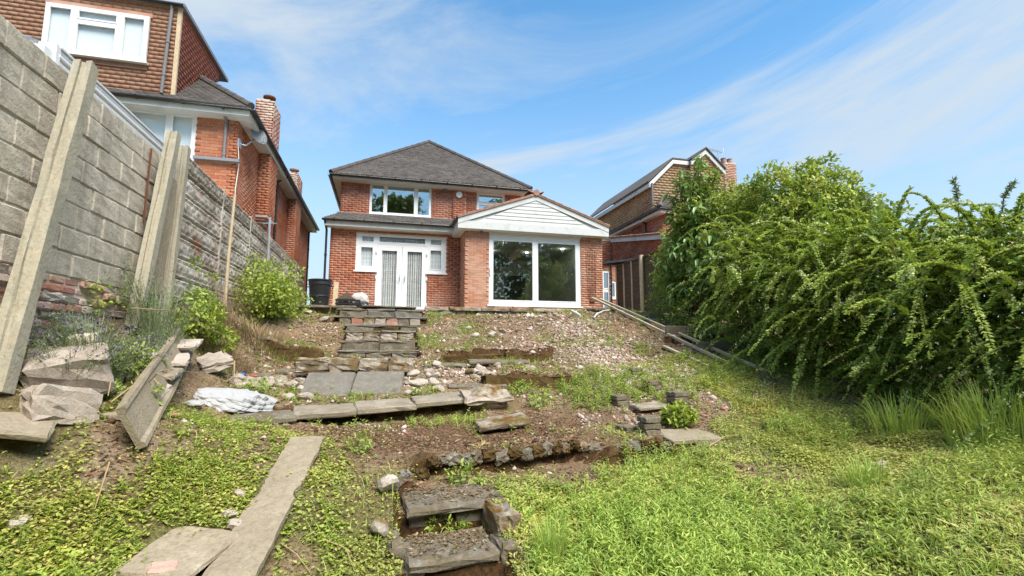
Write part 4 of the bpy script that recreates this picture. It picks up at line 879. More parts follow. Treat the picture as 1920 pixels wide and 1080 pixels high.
# side slab edges
for (xa, xb, y, z, lb, rz) in ((.63, 1.3, 8.08, 1.40, 'slab edge running from the foot of the steps', -3), (1.33, 2.3, 7.95, 1.385, 'long thin slab edge below the mossy bank', -4), (-2.15, -1.6, 8.0, 1.36, 'short dark slab edge by the leaning gravel board', 18), (.9, 1.75, 7.2, 1.16, 'dark thin slab edge above the concrete rubble lump', -3), (-1.6, -1.1, 8.5, 1.4, 'dark slab edge left of the two leaning slabs', 4)):
    slab('slab_edge', lb, 'slab', (xa + xb) / 2, y, gz((xa + xb) / 2, y - .05) + .02, (xb - xa, .3, .055), (4, 0, rz), 'slab_dark')
for (xa, xb, y, lb) in ((.95, 2.0, 8.42, 'long mossy stone face in the bank right of the steps'), (2.02, 2.9, 8.4, 'mossy stone face fading into the gravel'), (1.4, 2.75, 7.18, 'low mossy ledge above the lump of rubble'), (-2.15, -1.05, 9.3, 'mossy ledge across the bank left of the steps')):
    slab('mossy_ledge', lb, 'stone', (xa + xb) / 2, y, gz((xa + xb) / 2, y - .12) + .05, (xb - xa, .16, .24), (-8, 0, RND.uniform(-3, 3)), 'moss_dark', jit=.035, cuts=4)
# mossy stones and leaning slabs in the middle
for k, (x, s) in enumerate(((-1.0, .5), (-.55, .46), (-.1, .5), (.25, .35))):
    slab('mossy_stone', ('mossy stone block above the moss-topped leaning slab, at the outer end of its row', 'mossy stone block over the joint of the two leaning slabs, next to the outer end', 'mossy stone block above the clean-faced leaning slab', 'smallest mossy stone block, closing the row at the foot of the steps')[k], 'stone', x, 8.0 - .05 * k, 1.36, (s, .25, .2), (RND.uniform(-6, 6), RND.uniform(-3, 3), RND.uniform(-6, 6)), 'slab_moss', 'row of mossy stone blocks', .02)
slab('leaning_slab', 'grey slab leaning on the bank with moss along its top', 'slab', -.74, 7.45, 1.11, (.66, .68, .05), (24, 0, -5), 'slab_grey')
slab('leaning_slab', 'grey slab leaning on the bank, clean-faced, on the steps side', 'slab', -.06, 7.42, 1.12, (.68, .66, .05), (25, 0, -6), 'slab_grey')
# row of kerb slabs
for (x, y, z, w, rz, ry, mt, lb) in ((-1.28, 6.12, .84, .66, 18, -2, 'slab_dark', 'half-buried slab at the sack end of the slab row'), (-.66, 6.42, .87, .70, 8, -1.5, 'slab', 'weathered slab in the row just below the leaning slabs'), (.03, 6.52, .90, .70, 8, -2, 'slab', 'weathered slab with brown leaves, next to the tilted one in the row'), (.7, 6.62, .95, .64, 4, -4, 'slab', 'narrow slab tilted over a gap at the rubble end of the row')):
    slab('paving_slab', lb, 'slab', x, y, z, (w, .5 if mt == 'slab' else .4, .07), (5, ry, rz), mt)
rock('mossy lump of concrete rubble at the end of the slab row', 1.34, 6.5, .78, 'slab_moss', .3, sq=(1, .65, .5), name='concrete_lump', cat='rubble', rz=0)
slab('paving_slab', 'flat stone lying across the rubble lump', 'slab', 1.3, 6.42, 1.0, (.62, .4, .06), (14, -2, 3), 'rubble', jit=.02)
slab('mossy_slab', 'broken slab with brown moss on top lying on bare soil', 'slab', 1.36, 5.78, .76, (.62, .3, .075), (6, -6, 6), 'slab_moss', jit=.012)
# little brick stacks in the gravel
bk = [rough_box(.2, .1, .065, 300 + k, .005, 1, .01) for k in range(3)]
for m in bk: m.materials.append(M['slab_dark'])
for (x, y, n, lb) in ((3.02, 6.6, 1, 'two dark bricks at the left edge of the gravel'), (3.66, 6.35, 2, 'small stack of dark bricks standing in the gravel'), (2.98, 6.02, 2, 'brick stack at the end of the short slab edge'), (3.66, 5.75, 3, 'largest dark brick stack beside the short slab edge'), (2.9, 5.15, 3, 'brick stack beside the pale sunken slab'), (3.74, 7.0, 2, 'brick pair half buried high in the gravel'), (2.78, 5.4, 1, 'low bricks behind the pale sunken slab')):
    e = thing('brick_stack', (x, y, gz(x, y)), lb, 'bricks', 'brick stacks around the gravel')
    for i in range(n):
        for j in (-1, 1):
            o = bpy.data.objects.new('brick', RND.choice(bk)); link(o, e); o.location = (x + RND.uniform(-.015, .015), y + j * .053, gz(x, y) + .02 + i * .068); o.rotation_euler = (0, 0, RND.uniform(-.15, .15) + .1)
slab('slab_edge', 'short slab edge between two brick stacks in the gravel', 'slab', 3.32, 5.82, gz(3.32, 5.8) + .03, (.5, .25, .05), (5, -2, 6), 'slab')
slab('paving_slab', 'pale sunken slab at the end of the curved kerb', 'slab', 3.3, 5.05, gz(3.3, 4.95) + .05, (.62, .45, .06), (5, 0, 2), 'slab_pale')
slab('paving_slab', 'dark slab tucked under the pale sunken slab', 'slab', 3.55, 4.95, gz(3.5, 4.85) - .0, (.5, .4, .07), (5, 3, -8), 'slab_dark')
# curved kerb
kb = thing('curved_kerb', (1.5, 4.8, .5), 'low curved kerb of crumbling stones across the bare soil', 'kerb')
cur = [(.1, 4.36), (.16, 4.56), (.33, 4.68), (.6, 4.8), (.95, 4.86), (1.47, 4.87), (2.06, 4.92), (2.67, 4.92), (3.1, 4.82)]
acc = 0; pts = []
for (a, b) in zip(cur[:-1], cur[1:]):
    L = math.hypot(b[0] - a[0], b[1] - a[1]); n = max(1, round(L / RND.uniform(.1, .17)))
    for i in range(n): pts.append((a[0] + (b[0] - a[0]) * (i + .5) / n, a[1] + (b[1] - a[1]) * (i + .5) / n, math.degrees(math.atan2(b[1] - a[1], b[0] - a[0])), L / n))
for x, y, rz, L in pts: slab('kerb_stone', None, None, x, y, gz(x, y + .12) - .035 + RND.uniform(-.014, .014), (L * RND.uniform(.95, 1.2), RND.uniform(.05, .085), RND.uniform(.08, .12)), (RND.uniform(-9, 9), RND.uniform(-9, 9), rz + RND.uniform(-7, 7)), RND.choice(['slab_moss', 'moss_dark', 'slab_dark', 'slab_dark', 'moss_dark', 'slab_grey']), parent=kb, jit=.016, cuts=2, bev=.02)
# lower steps
ls = thing('garden_steps', (.48, 3.7, .0), 'two lower slab steps with brick risers sunk in the weeds', 'steps')
slab('tread', None, None, .58, 4.25, .385, (.78, .5, .055), (2, -1.5, 5), 'slab_dark', parent=ls, jit=.011)
slab('tread', None, None, .48, 3.66, .215, (.62, .46, .055), (2, -1, 5), 'slab_dark', parent=ls, jit=.011)
slab('tread', None, None, 1.12, 4.38, .375, (.35, .4, .05), (2, 3, 12), 'slab_dark', parent=ls)
for i in range(2): slab('riser', None, None, .33 + i * .31, 3.52 + .02 * i, .12, (.3, .1, .12), (0, 0, 5), 'rubble', parent=ls, cuts=1)
for i in range(2): slab('riser', None, None, .32 + i * .32, 3.5 + .02 * i, -.02, (.31, .1, .13), (0, 0, 5), 'slab', parent=ls, cuts=1)
for i in range(2): slab('riser', None, None, .4 + i * .36, 4.12, .28, (.34, .08, .1), (0, 0, 5), 'slab_dark', parent=ls, cuts=1)
slab('cheek_block', None, None, .90, 3.86, .31, (.17, .38, .2), (0, 3, 6), 'slab_moss', parent=ls, jit=.014); slab('cheek_block', None, None, .88, 3.62, .17, (.15, .3, .18), (0, 2, 4), 'slab_dark', parent=ls, jit=.014)
slab('cheek_block', None, None, .12, 3.7, .22, (.1, .3, .16), (0, -4, 8), 'slab_dark', parent=ls, jit=.014)
rock('pale squarish stone at the start of the curved kerb', .06, 4.28, .22, 'pale_rock', .15, sq=(1, .9, .8)); rock('rusty brown stone beside the lower steps', .02, 3.82, .2, 'slab_moss', .2, sq=(1, .8, .8))
# concrete plank and slabs, left foreground
pa, pb = Vector((-.66, 5.1, .74)), Vector((-.84, 3.1, .2)); pc = (pa + pb) / 2; dv = pa - pb
pm_ = MB(); nn = 34; Lp = dv.length; el_ = []; er_ = []
for i in range(nn + 1):
    y = -Lp / 2 + Lp * i / nn; el_.append((-.148 + RND.uniform(-.008, .008) + (.03 if 6 < i < 9 else 0), y)); er_.append((.148 + RND.uniform(-.008, .008) - (.03 if 17 < i < 20 else 0), y))
for zt_ in (-.022, .026):
    for (a_, b_) in zip(el_, er_):
        for q in range(5): pm_.v.append((a_[0] + (b_[0] - a_[0]) * q / 4, a_[1] + RND.uniform(-.006, .006), zt_ + RND.uniform(-.005, .005) - (.008 if q in (0, 4) and zt_ > 0 else 0)))
o5 = (nn + 1) * 5
for i in range(nn):
    for q in range(4): pm_.f += [(o5 + i * 5 + q, o5 + i * 5 + q + 1, o5 + i * 5 + q + 6, o5 + i * 5 + q + 5), (i * 5 + q, i * 5 + q + 5, i * 5 + q + 6, i * 5 + q + 1)]
    pm_.f += [(i * 5, o5 + i * 5, o5 + i * 5 + 5, i * 5 + 5), (i * 5 + 4, i * 5 + 9, o5 + i * 5 + 9, o5 + i * 5 + 4)]
pm_.f += [tuple(range(5)) + tuple(o5 + q for q in (4, 3, 2, 1, 0)), tuple(nn * 5 + q for q in range(5)) + tuple(o5 + nn * 5 + q for q in (4, 3, 2, 1, 0))]
plk = pm_.obj('concrete_plank', M['slab_pale'], label='long pale crumbling concrete plank lying down the weedy slope', cat='plank')
plk.location = pc + Vector((0, 0, .03)); plk.rotation_euler = (math.atan2(dv.z, math.hypot(dv.x, dv.y)), 0, math.atan2(-dv.x, dv.y))
slab('paving_slab', 'pale slab lying flat beside the lower end of the long plank', 'slab', -1.15, 3.55, gz(-1.15, 3.55) + .05, (.44, .5, .05), (10, 4, -20), 'slab_pale')
slab('brick_piece', 'broken red brick on the pale slab in the weeds', 'brick', -1.17, 3.38, gz(-1.17, 3.4) + .08, (.15, .11, .06), (8, 4, 10), 'brick_old', cuts=1)
slab('paving_slab', 'pale slab corner sticking out of the bank beneath the boulder', 'slab', -2.42, 4.12, 1.12, (.5, .5, .05), (12, 14, 25), 'slab_pale')
for x, y, s, lb in ((-1.0, 3.95, .14, 'small brown stone beside the long plank'), (-.93, 3.84, .16, 'grey stone wedged between plank and flat slab'), (-.88, 3.7, .12, 'pale chip against the plank edge'), (-.98, 4.15, .1, 'reddish chip beside the long plank')): rock(lb, x, y, s, RND.choice(['rubble', 'pale_rock']), .2)
for (x, y, z, s, rot, lb) in ((-2.42, 4.75, 1.42, (.5, .46, .34), (14, -10, 25), 'big broken lump of concrete at the foot of the tallest post'), (-2.32, 4.45, 1.17, (.42, .34, .26), (-12, 16, 50), 'smaller broken concrete lump below the big one')):
    NS[0] += 1; me = rough_box(*s, NS[0], .022, 3, .03); place('concrete_lump', me, M['rubble'], (x, y, z), tuple(math.radians(q) for q in rot), None, lb, 'concrete lump')
slab('concrete_block', 'grey broken block beside the lavender bush', 'block', -2.52, 5.12, 1.62, (.2, .2, .22), (4, -8, 20), 'block', jit=.012)
for (x, y, z, sx, sy, rx_, ry_, rz_, mt, lb) in ((-2.12, 4.72, 1.1, .55, .36, 6, 3, 12, 'slab_pale', 'lowest pale slab of the pile behind the gravel board'), (-2.1, 5.15, 1.22, .42, .4, 14, 4, 8, 'pale_rock', 'rough white slab in the middle of the pile'), (-2.15, 5.5, 1.36, .48, .4, 8, -2, 10, 'slab', 'grey slab overhanging the pile'), (-2.2, 5.9, 1.5, .45, .45, 12, 2, 16, 'pale_rock', 'pale flaking slab near the top of the pile'), (-2.25, 6.35, 1.66, .45, .4, 12, 0, 5, 'pale_rock', 'topmost slab of the pile below the posts')):
    slab('paving_slab', lb, 'slab', x, y, z, (sx, sy, .05), (rx_, ry_, rz_), mt, jit=.01)
# gravel board leaning on the pile
ga_, gb_ = Vector((-1.9, 4.2, .95)), Vector((-2.13, 6.6, 1.66)); dv = gb_ - ga_
gbm = MB(); Lg = dv.length
pr = [(-.03, -.17), (.03, -.17), (.03, -.14), (.012, -.12), (.012, .12), (.03, .14), (.03, .17), (-.03, .17)]
n = 8
for i in range(n + 1):
    for (a, b) in pr: gbm.v.append((a + RND.uniform(-.003, .003), -Lg / 2 + Lg * i / n, b + RND.uniform(-.004, .004)))
m_ = len(pr)
for i in range(n): gbm.f += [(i * m_ + j, i * m_ + (j + 1) % m_, (i + 1) * m_ + (j + 1) % m_, (i + 1) * m_ + j) for j in range(m_)]
gbm.f += [tuple(range(m_))[::-1], tuple(n * m_ + j for j in range(m_))]
go = gbm.obj('gravel_board', M['slab_pale'], label='long recessed concrete gravel board leaning on edge against the slab pile', cat='concrete board')
go.location = (ga_ + gb_) / 2 + Vector((.02, 0, .06)); go.rotation_euler = Euler((math.atan2(dv.z, math.hypot(dv.x, dv.y)), math.radians(-24), math.atan2(-dv.x, dv.y)), 'XYZ')
slab('concrete_piece', 'grey concrete offcut behind the far end of the gravel board', 'concrete piece', -2.05, 6.95, gz(-2.05, 6.95) + .1, (.35, .4, .14), (10, -14, 30), 'rubble', jit=.02)
slab('brick_piece', 'single orange brick on the bank behind the gravel board', 'brick', -1.85, 7.9, gz(-1.85, 7.9) + .03, (.22, .1, .07), (2, 4, 10), 'brick', cuts=1)
# rubble stones
for k, (x, y, s, mt, lb) in enumerate(((-1.5, 7.25, .3, 'rubble', 'stone above the white sack'), (-1.2, 7.35, .26, 'rubble', 'stone between the sack and the leaning slabs'), (-1.15, 6.95, .2, 'pale_rock', 'white stone just beyond the white sack'), (-.95, 6.98, .22, 'rubble', 'stone at the corner of the moss-topped leaning slab'), (-1.75, 7.4, .24, 'rubble', 'stone below the dark slab edge near the sack'), (.5, 7.35, .3, 'pale_rock', 'pale stone beside the clean-faced leaning slab'), (.45, 7.7, .24, 'pale_rock', 'white stone at the foot of the steps'), (.7, 7.3, .22, 'pale_rock', 'white stone left of the dark slab edge'), (.35, 7.05, .18, 'pale_rock', 'pink-white stone lying before the leaning slabs'), (1.78, 9.95, .26, 'pale_rock', 'pale flat stone on the bank below the extension'), (2.12, 9.85, .24, 'pale_rock', 'pale flat stone beside its twin below the extension'), (2.4, 10.1, .22, 'pale_rock', 'smaller pale stone on the bank by the gravel'), (1.75, 10.6, .2, 'pale_rock', 'white chip high on the bank under the patio edge'), (2.8, 12.1, .2, 'pale_rock', 'white lump under the patio door'), (2.75, 9.0, .16, 'brick_old', 'red brick chunk above the mossy face'), (3.9, 8.3, .15, 'rubble', 'dark rounded stone on the gravel mound'), (3.95, 11.2, .2, 'rubble', 'broken lump in the hollow below the patio'), (.8, 8.0, .24, 'pale_rock', 'stone resting on the slab edge at the steps'), (-1.3, 11.9, .3, 'rubble', 'stone at the top of the bank by the black bin'), (-1.75, 12.6, .25, 'rubble', 'stone under the patio corner below the bin'), (5.0, 6.6, .09, 'pale_rock', 'small white stone in the grass by the hedge'), (4.3, 3.6, .13, 'pale_rock', 'flat pale stone in the weeds on the hedge side'), (-2.0, 3.6, .16, 'pale_rock', 'pale rubble chip at the foot of the left bank'))):
    rock(lb, x, y, s, mt, .25, group='loose rubble stones on the bank', sq=(1, .8, .55))
# rubble heaped round the leaning slabs
rms = [rock_mesh(900 + k, (1, RND.uniform(.65, .95), RND.uniform(.5, .75))) for k in range(8)]
for k, m in enumerate(rms): m.materials.append(M[('rubble', 'pale_rock', 'rubble', 'slab_dark', 'pale_rock', 'rubble', 'slab_moss', 'rubble')[k]])
for (x0_, x1_, y0_, y1_, n_, lb, gp_) in ((-1.85, -.98, 6.85, 7.9, 34, 'angular rubble stone heaped between the white sack and the leaning slabs', 'rubble heap by the sack'), (.32, 1.0, 7.0, 7.95, 18, 'angular rubble stone heaped beside the clean-faced leaning slab', 'rubble heap beside the leaning slabs'), (1.0, 2.4, 7.3, 7.8, 20, 'stone laid in the low broken wall below the mossy bank', 'stones of the broken low wall')):
    for i in range(n_):
        x, y = RND.uniform(x0_, x1_), RND.uniform(y0_, y1_); s = RND.uniform(.07, .2) if i % 4 else RND.uniform(.18, .26)
        o = bpy.data.objects.new('stone', RND.choice(rms)); COL.objects.link(o); o.location = (x, y, gz(x, y) + s * .12); o.rotation_euler = (RND.uniform(-.4, .4), RND.uniform(-.4, .4), RND.uniform(0, 6.3)); o.scale = (s, s, s); tag(o, lb, 'stone', gp_)
# timbers
tp = MB().beam((5.38, 6.9, 1.36), (5.55, 12.7, 3.02), .05, .045).obj('timber_batten', M['pale_timber'], label='long weathered timber batten sloping down from the patio, upper of the two', cat='timber')
MB().beam((5.62, 6.45, 1.28), (5.75, 12.6, 2.98), .05, .04).obj('timber_batten', M['pale_timber'], label='long timber batten lying alongside the other, nearer the hedge', cat='timber')
MB().beam((4.95, 8.15, gz(4.95, 8.15) + .05), (4.98, 6.9, gz(4.98, 6.9) + .03), .07, .035).obj('timber_offcut', M['pale_timber'], label='short flat timber offcut lying on the gravel edge', cat='timber')
for (y, lb) in ((8.75, 'dark retaining board at the hedge foot under the battens'), (7.7, 'lower dark retaining board at the hedge foot')):
    slab('retaining_board', lb, 'board', 5.9, y, gz(5.9, y - .1) + .1, (1.0, .05, .2), (0, 0, -6), 'slab_dark')
slab('paving_slab', 'dark slab end under the top of the timber battens', 'slab', 5.35, 11.7, 2.62, (.7, .6, .06), (3, -4, 8), 'slab_dark')
MB().tube([(4.5, 10.2, 2.3), (4.75, 10.6, 2.42), (5.1, 11.0, 2.52), (5.3, 11.1, 2.55)], .016, 6).obj('white_pipe', M['cable'], label='bent white plastic pipe lying on the bank under the extension', cat='pipe')
MB().tube([(4.25, 10.9, 2.5), (4.3, 10.5, 2.36)], .03, 7).obj('white_pipe', M['cable'], label='short broken white pipe stub near the bent pipe', cat='pipe')
for (x, y, lb) in ((5.72, 9.95, 'blue plastic scrap beside the timber battens'), (5.95, 9.5, 'smaller blue plastic scrap nearer the hedge'), (-1.95, 7.6, 'tiny blue scrap behind the gravel board')):
    mb = MB(); n = 7
    for i in range(n):
        for j in range(3): mb.v.append((x + (i - 3) * .045, y + (j - 1) * .05 + RND.uniform(-.015, .015), gz(x, y) + .04 + RND.uniform(0, .035)))
    mb.f = [(i * 3 + j, i * 3 + j + 1, i * 3 + j + 4, i * 3 + j + 3) for i in range(n - 1) for j in range(2)]
    so = mb.obj('plastic_scrap', M['blue'], label=lb, cat='plastic'); md = so.modifiers.new('s', 'SOLIDIFY'); md.thickness = .006
# crumpled white sack
def crumple(name, c, size, mat, seed, label, cat, amp=.16, flat=.35, sub=4):
    bm = bmesh.new(); bmesh.ops.create_icosphere(bm, subdivisions=sub, radius=1)
    r = np.random.default_rng(seed); nf = 70; Nf = r.normal(size=(nf, 3)); Nf /= np.linalg.norm(Nf, axis=1)[:, None]; df = r.uniform(.72, 1.0, nf); ph = r.random(8) * 6; fr = r.normal(0, 1, (8, 3)) * np.array([5.] * 4 + [11.] * 4)[:, None]
    for v in bm.verts:
        d = np.array(v.co.normalized()); dd_ = Nf @ d; k = np.min(np.where(dd_ > .05, df / np.maximum(dd_, .05), 9))
        k *= 1 + amp * .5 * sum((abs(math.sin(fr[i] @ d + ph[i])) - .6) * (1 if i < 4 else .5) for i in range(8)) / 3
        v.co = Vector(d) * k
        if v.co.z < -flat: v.co.z = -flat + (v.co.z + flat) * .1
        v.co = Vector((v.co.x * size[0], v.co.y * size[1], v.co.z * size[2]))
    me = bpy.data.meshes.new(name); bm.to_mesh(me); bm.free(); me.materials.append(mat)
    o = bpy.data.objects.new(name, me); COL.objects.link(o); o.location = c; return tag(o, label, cat)
s = crumple('rubble_sack', (-1.68, 6.45, gz(-1.68, 6.4) + .05), (.52, .3, .19), M['sack'], 3, 'crumpled white plastic sack torn open on the weeds', 'sack', .3, sub=5); s.rotation_euler = (.12, .08, .35)
crumple('sack_scrap', (-1.92, 6.0, gz(-1.92, 6.0) + .03), (.13, .08, .05), M['sack'], 5, 'torn scrap of white sack below the big one', 'sack', .25, sub=3)
# bin and bags on the patio
bn = thing('dustbin', (-1.62, 13.4, PZ), 'black plastic dustbin on the patio corner', 'bin')
MB().lathe((-1.62, 13.4, PZ), [(.2, 0), (.21, .02), (.24, .28), (.255, .3), (.25, .33), (.27, .58), (.285, .6), (.28, .68), (.30, .7), (.30, .73), (.27, .735), (.26, .62), (.2, .05)], 28).obj('body', M['black'], bn, smooth=False)
for a in (-.35, 2.8): MB().tube([(-1.62 + .29 * math.cos(a) - .06, 13.4 + .29 * math.sin(a), PZ + .58), (-1.62 + .36 * math.cos(a), 13.4 + .36 * math.sin(a), PZ + .55), (-1.62 + .29 * math.cos(a) + .06, 13.4 + .29 * math.sin(a), PZ + .58)], .012, 6).obj('handle', M['black'], bn)
MB().prism([(-1.32, 13.5, PZ), (-1.2, 13.52, PZ), (-1.19, 13.56, PZ + .72), (-1.31, 13.54, PZ + .72)], (0, .03, 0)).obj('timber_board', M['timber'], label='pale timber board standing beside the black dustbin', cat='timber')
crumple('bin_bag', (-1.0, 13.75, PZ + .14), (.3, .22, .24), M['bag'], 8, 'shiny black bin bag beside the dustbin', 'bag', .12)
crumple('bin_bag', (-.62, 13.55, PZ + .1), (.26, .2, .16), M['bag'], 9, 'flat black bag under the grey sack', 'bag', .12)
crumple('rubble_sack', (-.66, 13.7, PZ + .26), (.28, .22, .24), M['grey_sack'], 10, 'grey-white rubble sack by the french doors', 'sack', .1)
cr = thing('slatted_crate', (-.9, 13.25, PZ), 'dark crate with open slats at the head of the steps', 'crate')
for z in (0, .085, .17): MB().box(-1.22, -.62, 13.12, 13.14, PZ + .01 + z, PZ + .055 + z).obj('slat', M['black'], cr)
for x in (-1.2, -.93, -.64): MB().box(x, x + .03, 13.14, 13.17, PZ, PZ + .23).obj('upright', M['black'], cr)
MB().prism([(-1.2, 13.2, PZ + .24), (-.75, 13.2, PZ + .24), (-.95, 13.2, PZ + .42)], (0, .25, 0)).obj('timber_wedge', M['bark'], label='brown pointed timber piece on the dark crate', cat='timber')
# ------------------------------------------------------------------ vegetation
def unit(a): return a / np.maximum(np.linalg.norm(a, axis=-1, keepdims=True), 1e-9)
class Leaves:
    def __init__(s): s.V = []; s.F = []; s.R = []; s.n = 0
    def _put(s, V, quads, r):
        n, k, _ = V.shape; s.V.append(V.reshape(-1, 3)); q = np.array(quads)
        s.F.append((np.arange(n)[:, None, None] * k + q[None] + s.n).reshape(-1, 4)); s.R.append(np.repeat(r, k)); s.n += n * k
    def leaf(s, P, D, N, L, Wd, fold=.18, droop=.15, r=None):
        D = unit(D); S = unit(np.cross(D, N)); N = np.cross(S, D); L = np.asarray(L)[:, None]; Wd = np.asarray(Wd)[:, None]
        a = P + D * .33 * L; b = P + D * .7 * L - N * droop * L * .4
        V = np.stack([P, a + S * Wd * .5 + N * fold * Wd, b + S * Wd * .36 + N * fold * Wd, P + D * L - N * droop * L, b - S * Wd * .36 + N * fold * Wd, a - S * Wd * .5 + N * fold * Wd], 1)
        s._put(V, [(0, 1, 2, 3), (0, 3, 4, 5)], RNG.random(len(P)) if r is None else r)
    def chip(s, P, D, N, L, Wd, r=None):
        D = unit(D); S = unit(np.cross(D, N)); N = np.cross(S, D); L = np.asarray(L)[:, None]; Wd = np.asarray(Wd)[:, None]
        m = P + D * .45 * L + N * .08 * L
        s._put(np.stack([P, m + S * Wd * .5, P + D * L, m - S * Wd * .5], 1), [(0, 1, 2, 3)], RNG.random(len(P)) if r is None else r)
    def blade(s, P, az, L, Wd, lean, r=None):
        n = len(P); H = np.stack([np.cos(az), np.sin(az), 0 * az], -1); S = np.stack([-np.sin(az), np.cos(az), 0 * az], -1); U = np.array([0, 0, 1.])
        rows = []
        for t, w in ((0, 1), (.35, .95), (.7, .7), (1, .08)):
            c = P + U * (L * t * (1 - .35 * lean * t * t))[:, None] + H * (L * lean * t * t)[:, None]
            rows += [c - S * (Wd * w / 2)[:, None], c + S * (Wd * w / 2)[:, None]]
        s._put(np.stack(rows, 1), [(0, 1, 3, 2), (2, 3, 5, 4), (4, 5, 7, 6)], RNG.random(n) if r is None else r)
    def obj(s, name, mat, **k):
        return mesh_np(name, np.concatenate(s.V), np.concatenate(s.F), mat, np.concatenate(s.R), **k)
def rv(n): return unit(RNG.normal(size=(n, 3)))
def U_(a, b, n): return RNG.uniform(a, b, n)
M['l_cover'] = leaf_mat('ground_cover_leaf', [(0.236, 0.268, 0.0848), (0.369, 0.403, 0.101), (0.489, 0.515, 0.134), (0.61, 0.577, 0.159), (0.583, 0.441, 0.143)])
M['l_weed'] = leaf_mat('weed_leaf', [(0.197, 0.27, 0.0848), (0.303, 0.406, 0.0968), (0.424, 0.54, 0.118), (0.57, 0.64, 0.15)])
M['l_lime'] = leaf_mat('lime_leaf', [(0.27, 0.37, 0.08), (0.39, 0.49, 0.09), (0.48, 0.55, 0.13)])
M['l_grass'] = leaf_mat('grass_blade', [(0.237, 0.355, 0.0848), (0.357, 0.516, 0.101), (0.491, 0.615, 0.134), (0.65, 0.64, 0.209)])
M['l_straw'] = leaf_mat('straw', [(.1, .06, .035), (.2, .13, .07), (.31, .22, .12), (.42, .33, .2), (.17, .1, .055), (.25, .2, .1)], .1)
M['l_hedge'] = leaf_mat('hedge_leaf', [(0.132, 0.209, 0.048), (0.242, 0.363, 0.066), (0.418, 0.539, 0.096), (0.572, 0.66, 0.156)], .35, .4, .3)
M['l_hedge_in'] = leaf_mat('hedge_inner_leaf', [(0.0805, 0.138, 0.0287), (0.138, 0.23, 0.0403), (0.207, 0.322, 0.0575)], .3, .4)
M['l_tree'] = leaf_mat('privet_leaf', [(0.103, 0.168, 0.033), (0.207, 0.302, 0.0495), (0.356, 0.448, 0.066), (0.517, 0.571, 0.11), (0.644, 0.605, 0.22)], .3)
M['l_laurel'] = leaf_mat('laurel_leaf', [(.12, .22, .06), (.2, .34, .1), (.32, .46, .17)], .25, .35, .5)
M['l_shrub'] = leaf_mat('shrub_leaf', [(0.142, 0.199, 0.0484), (0.262, 0.356, 0.0635), (0.406, 0.493, 0.0784), (0.526, 0.566, 0.118)], .35)
M['l_lav'] = leaf_mat('lavender_leaf', [(.13, .17, .085), (.2, .25, .13), (.29, .34, .2)], .15)
M['l_purple'] = leaf_mat('lavender_flower', [(.12, .08, .2), (.2, .14, .32)], .15)
M['l_white'] = leaf_mat('white_blossom', [(.55, .6, .2), (.66, .7, .34), (.78, .78, .58)], .2)
M['l_wood'] = leaf_mat('woodland_leaf', [(.03, .06, .012), (.06, .1, .018), (.1, .15, .03)], .25)
M['stone_chip'] = stone_mat('gravel_stone', (.5, .42, .35), (.38, .3, .24), (.6, .54, .48), 20, bump=.3)
t = NT('pebble'); pc_ = t.ramp(t.attr('rnd').outputs['Fac'], [(0, (.2, .145, .11)), (.3, (.34, .26, .21)), (.6, (.46, .38, .31)), (.82, (.56, .5, .44)), (.92, (.36, .15, .1)), (1, (.3, .2, .15))]); M['pebble'] = t.out(pc_, .85, None, .2)
t = NT('red_leaf'); M['red_leaf'] = t.out((.22, .03, .03), .6)

def sample(n, x0, x1, y0, y1, dens):
    out = []; k = 0
    while k < n:
        m = int(n * 1.6) + 100; X = U_(x0, x1, m); Y = U_(y0, y1, m); a = RNG.random(m) < dens(X, Y); out.append(np.stack([X[a], Y[a]], -1)); k += a.sum()
        if len(out) > 25: break
    return np.concatenate(out)[:n]
def on_ground(XY, dz=0): return np.concatenate([XY, (ground(XY[:, 0], XY[:, 1]) + dz)[:, None]], 1)
def keepout(X, Y):
    """things that lie on the ground: plank, slabs and treads stay clear of small leaves"""
    k = np.ones_like(X)
    t_ = (Y - 3.1) / 2.0; px = -.84 + .18 * t_
    k[(np.abs(X - px) < .15) & (Y > 3.05) & (Y < 5.1)] = .03
    for (x, y, rx_, ry_) in ((-1.15, 3.55, .22, .25), (.48, 3.66, .3, .22), (.58, 4.25, .38, .24), (-.66, 6.42, .34, .22), (.03, 6.52, .34, .22), (.7, 6.62, .3, .22), (-.74, 7.45, .33, .3), (-.06, 7.42, .33, .3), (1.34, 6.5, .4, .25), (1.36, 5.78, .3, .14), (3.3, 5.05, .3, .2), (-1.68, 6.45, .48, .26), (-2.42, 4.12, .24, .24)):
        k[(np.abs(X - x) < rx_) & (np.abs(Y - y) < ry_)] = .04
    k[(X > .2) & (X < 3.0) & (Y > 4.62) & (Y < 4.98)] *= .25
    k[(X > -.82) & (X < np.where(Y > 11, .92, .62)) & (Y > 8.85) & (Y < 13)] = .3
    return k
def clumpy(X, Y, s, seed, lo=-.1, hi=.15): return sst(vnoise(X, Y, s, seed), lo, hi)
